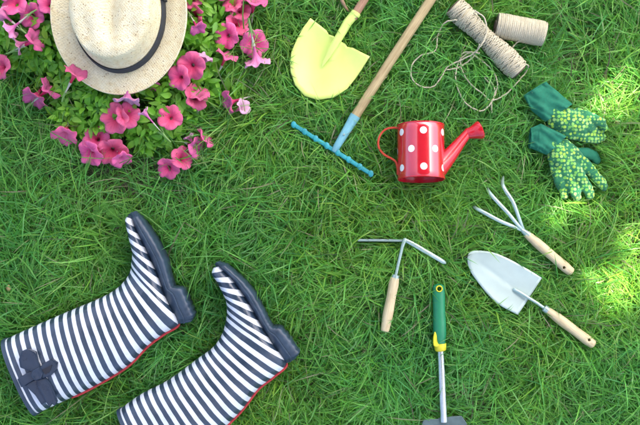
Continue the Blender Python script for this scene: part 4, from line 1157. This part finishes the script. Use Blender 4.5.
parts = [
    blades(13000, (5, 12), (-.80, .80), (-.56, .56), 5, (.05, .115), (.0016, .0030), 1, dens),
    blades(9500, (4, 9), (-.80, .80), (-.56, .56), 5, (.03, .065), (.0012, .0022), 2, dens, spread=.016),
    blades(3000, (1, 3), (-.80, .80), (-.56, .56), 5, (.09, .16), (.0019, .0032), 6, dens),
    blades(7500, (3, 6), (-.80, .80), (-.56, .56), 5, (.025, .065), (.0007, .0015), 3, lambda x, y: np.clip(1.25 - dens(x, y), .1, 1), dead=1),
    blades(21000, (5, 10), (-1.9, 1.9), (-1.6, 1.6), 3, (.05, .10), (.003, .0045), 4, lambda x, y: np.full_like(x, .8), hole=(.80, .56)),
]
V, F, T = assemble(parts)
# triangles are stored as degenerate quads above: give them real triangles
tri = F[:, 2] == F[:, 3]
me = bpy.data.meshes.new('grass'); Q4 = F[~tri]; Q3 = F[tri][:, :3]
me.vertices.add(len(V)); me.vertices.foreach_set('co', V.astype(np.float32).ravel())
me.loops.add(len(Q4)*4 + len(Q3)*3); me.loops.foreach_set('vertex_index', np.concatenate([Q4.ravel(), Q3.ravel()]).astype(np.int32))
me.polygons.add(len(Q4)+len(Q3)); me.polygons.foreach_set('loop_start', np.concatenate([np.arange(len(Q4))*4, len(Q4)*4 + np.arange(len(Q3))*3]).astype(np.int32))
me.polygons.foreach_set('use_smooth', np.ones(len(Q4)+len(Q3), bool)); me.update(calc_edges=True)
ta = me.attributes.new('tint', 'FLOAT_COLOR', 'POINT'); ta.data.foreach_set('color', np.concatenate([T, np.ones((len(T), 1))], 1).astype(np.float32).ravel())
me.materials.append(M['grass'])
go = bpy.data.objects.new('grass', me); C.objects.link(go)
tag(go, 'tousled green lawn grass with straw coloured dead blades below', 'grass', kind='stuff')

# ground sheet: fine near the lawn, flat to the horizon
mb = MB(); E = [-60, -20, -6, -3] + [-2 + 4*i/60 for i in range(61)] + [3, 6, 20, 60]
g_v = [(x, y, (mnoise.noise(Vector((x*9, y*9, 0)))*.004 - .003) if max(abs(x), abs(y)) < 1.99 else -.003) for y in E for x in E]; ne = len(E)
mb.add(g_v, [[j*ne+i, j*ne+i+1, (j+1)*ne+i+1, (j+1)*ne+i] for j in range(ne-1) for i in range(ne-1)])
gr = mb.build('ground', M['soil'], None, 180, loc=(0, 0, 0)); tag(gr, 'brown soil and thatch under the lawn', 'ground', kind='structure')

# ------------------------------------------------------------------ the tree whose crown shades the lawn (stands beyond the frame)
SUN_EL, SUN_AZ = R(60), R(40)      # azimuth clockwise from +Y
SUN = Vector((math.cos(SUN_EL)*math.sin(SUN_AZ), math.cos(SUN_EL)*math.cos(SUN_AZ), math.sin(SUN_EL)))
DAPPLE = [(612, 100, 26, 1.0), (622, 82, 12, .9), (590, 112, 9, .7), (572, 208, 17, .95), (587, 212, 11, .9), (634, 236, 17, 1.0), (630, 255, 10, .8), (603, 284, 19, 1.0), (618, 296, 13, .9), (612, 272, 10, .8), (638, 290, 10, .8), (634, 195, 8, .5), (628, 140, 7, .5), (545, 222, 6, .5)]
def tree():
    base = Vector((-1.5, 2.9, 0)); th = thing('shade_tree', 'leafy tree whose crown shades the lawn', 'tree', base)
    g = np.random.default_rng(5); n = 60000
    c = np.array([.75, .95, 4.3]); rad = np.array([2.5, 2.4, .75])
    q = g.normal(size=(n, 3)); q /= np.linalg.norm(q, axis=1)[:, None]; q *= g.random(n)[:, None]**(1/3); P = c + q*rad
    az = g.uniform(0, 2*PI, n); el = g.normal(-.2, .35, n)
    D = np.stack([np.cos(az)*np.cos(el), np.sin(az)*np.cos(el), np.sin(el)], 1); U = np.stack([-np.cos(az)*np.sin(el), -np.sin(az)*np.sin(el), np.cos(el)], 1)+g.normal(0, .25, (n, 3)); U -= D*(U*D).sum(1)[:, None]; U /= np.linalg.norm(U, axis=1)[:, None]
    Ln = g.uniform(.06, .10, n)
    # gaps in the crown
    Q = P + D*Ln[:, None]*.5
    s = np.array(SUN); t = Q[:, 2]-.04; gx = Q[:, 0]-s[0]/s[2]*t; gy = Q[:, 1]-s[1]/s[2]*t
    gpx = gx/S+320; gpy = 212.5-gy/S; keep = np.ones(n, bool)
    for x, y, r, k in DAPPLE:
        d2 = ((gpx-x)**2+(gpy-y)**2)/((r*.8+9)**2); keep &= ~((d2 < 1) & (g.random(n) < k**.25))
    P, D, U, Ln = P[keep], D[keep], U[keep], Ln[keep]; n = len(P)
    T = np.array([.05, .11, .025])*g.uniform(.7, 1.3, (n, 1))
    leaf_mesh('crown', M['canopy'], P, D, U, Ln, Ln*.33, T, th, base, .12, rows=(0, .5, 1), prof=(.15, 1, .05))
    mb = MB(); mb.tube(catmull([base + Vector((0, 0, -.1)), base + Vector((.02, 0, .9)), base + Vector((.2, -.1, 2.2)), base + Vector((.8, -.6, 3.3)), base + Vector((1.6, -1.3, 4.3))], 4), [.17]*3 + [.14]*5 + [.11]*5 + [.07]*3 + [.03], 12)
    for tx, ty in ((-.6, .6), (1.2, -.4), (2.2, 1.6), (.4, 2.2), (1.6, 2.6), (-.8, 2.0), (.2, -.6)):
        a = base + Vector((.3, -.2, 2.5)); b = Vector((tx, ty, 4.4)); mb.tube(catmull([a, a.lerp(b, .5) + Vector((0, 0, .25)), b], 4), [.06, .056, .05, .045, .04, .034, .028, .02, .01], 8)
    mb.build('trunk', M['bark'], th, 180)
tree()

# ------------------------------------------------------------------ light, camera
sc = bpy.context.scene
w = bpy.data.worlds.new('World'); sc.world = w; w.use_nodes = True; nt = w.node_tree; nt.nodes.clear()
sky = nt.nodes.new('ShaderNodeTexSky'); sky.sky_type = 'NISHITA'; sky.sun_disc = False; sky.sun_elevation = SUN_EL; sky.sun_rotation = SUN_AZ
sky.dust_density = 5.0; sky.ozone_density = 1.2; sky.air_density = .5
bg = nt.nodes.new('ShaderNodeBackground'); bg.inputs[1].default_value = .11
wo = nt.nodes.new('ShaderNodeOutputWorld'); nt.links.new(sky.outputs[0], bg.inputs[0]); nt.links.new(bg.outputs[0], wo.inputs[0])
sl = bpy.data.lights.new('sun', 'SUN'); sl.energy = 5.0; sl.angle = R(.53); sl.color = (1, .92, .75)
so = bpy.data.objects.new('sun', sl); C.objects.link(so); so.rotation_euler = (-SUN).to_track_quat('-Z', 'Y').to_euler(); so.location = SUN*8
cd = bpy.data.cameras.new('camera'); cd.sensor_width = 36; cd.lens = 36*2.0/(640*S); cd.clip_start = .05; cd.clip_end = 500
co = bpy.data.objects.new('camera', cd); C.objects.link(co); co.location = (0, 0, H); sc.camera = co
sc.view_settings.view_transform = 'Standard'; sc.view_settings.look = 'None'; sc.view_settings.gamma = 1; sc.view_settings.exposure = 2.75
sc.view_settings.use_curve_mapping = False
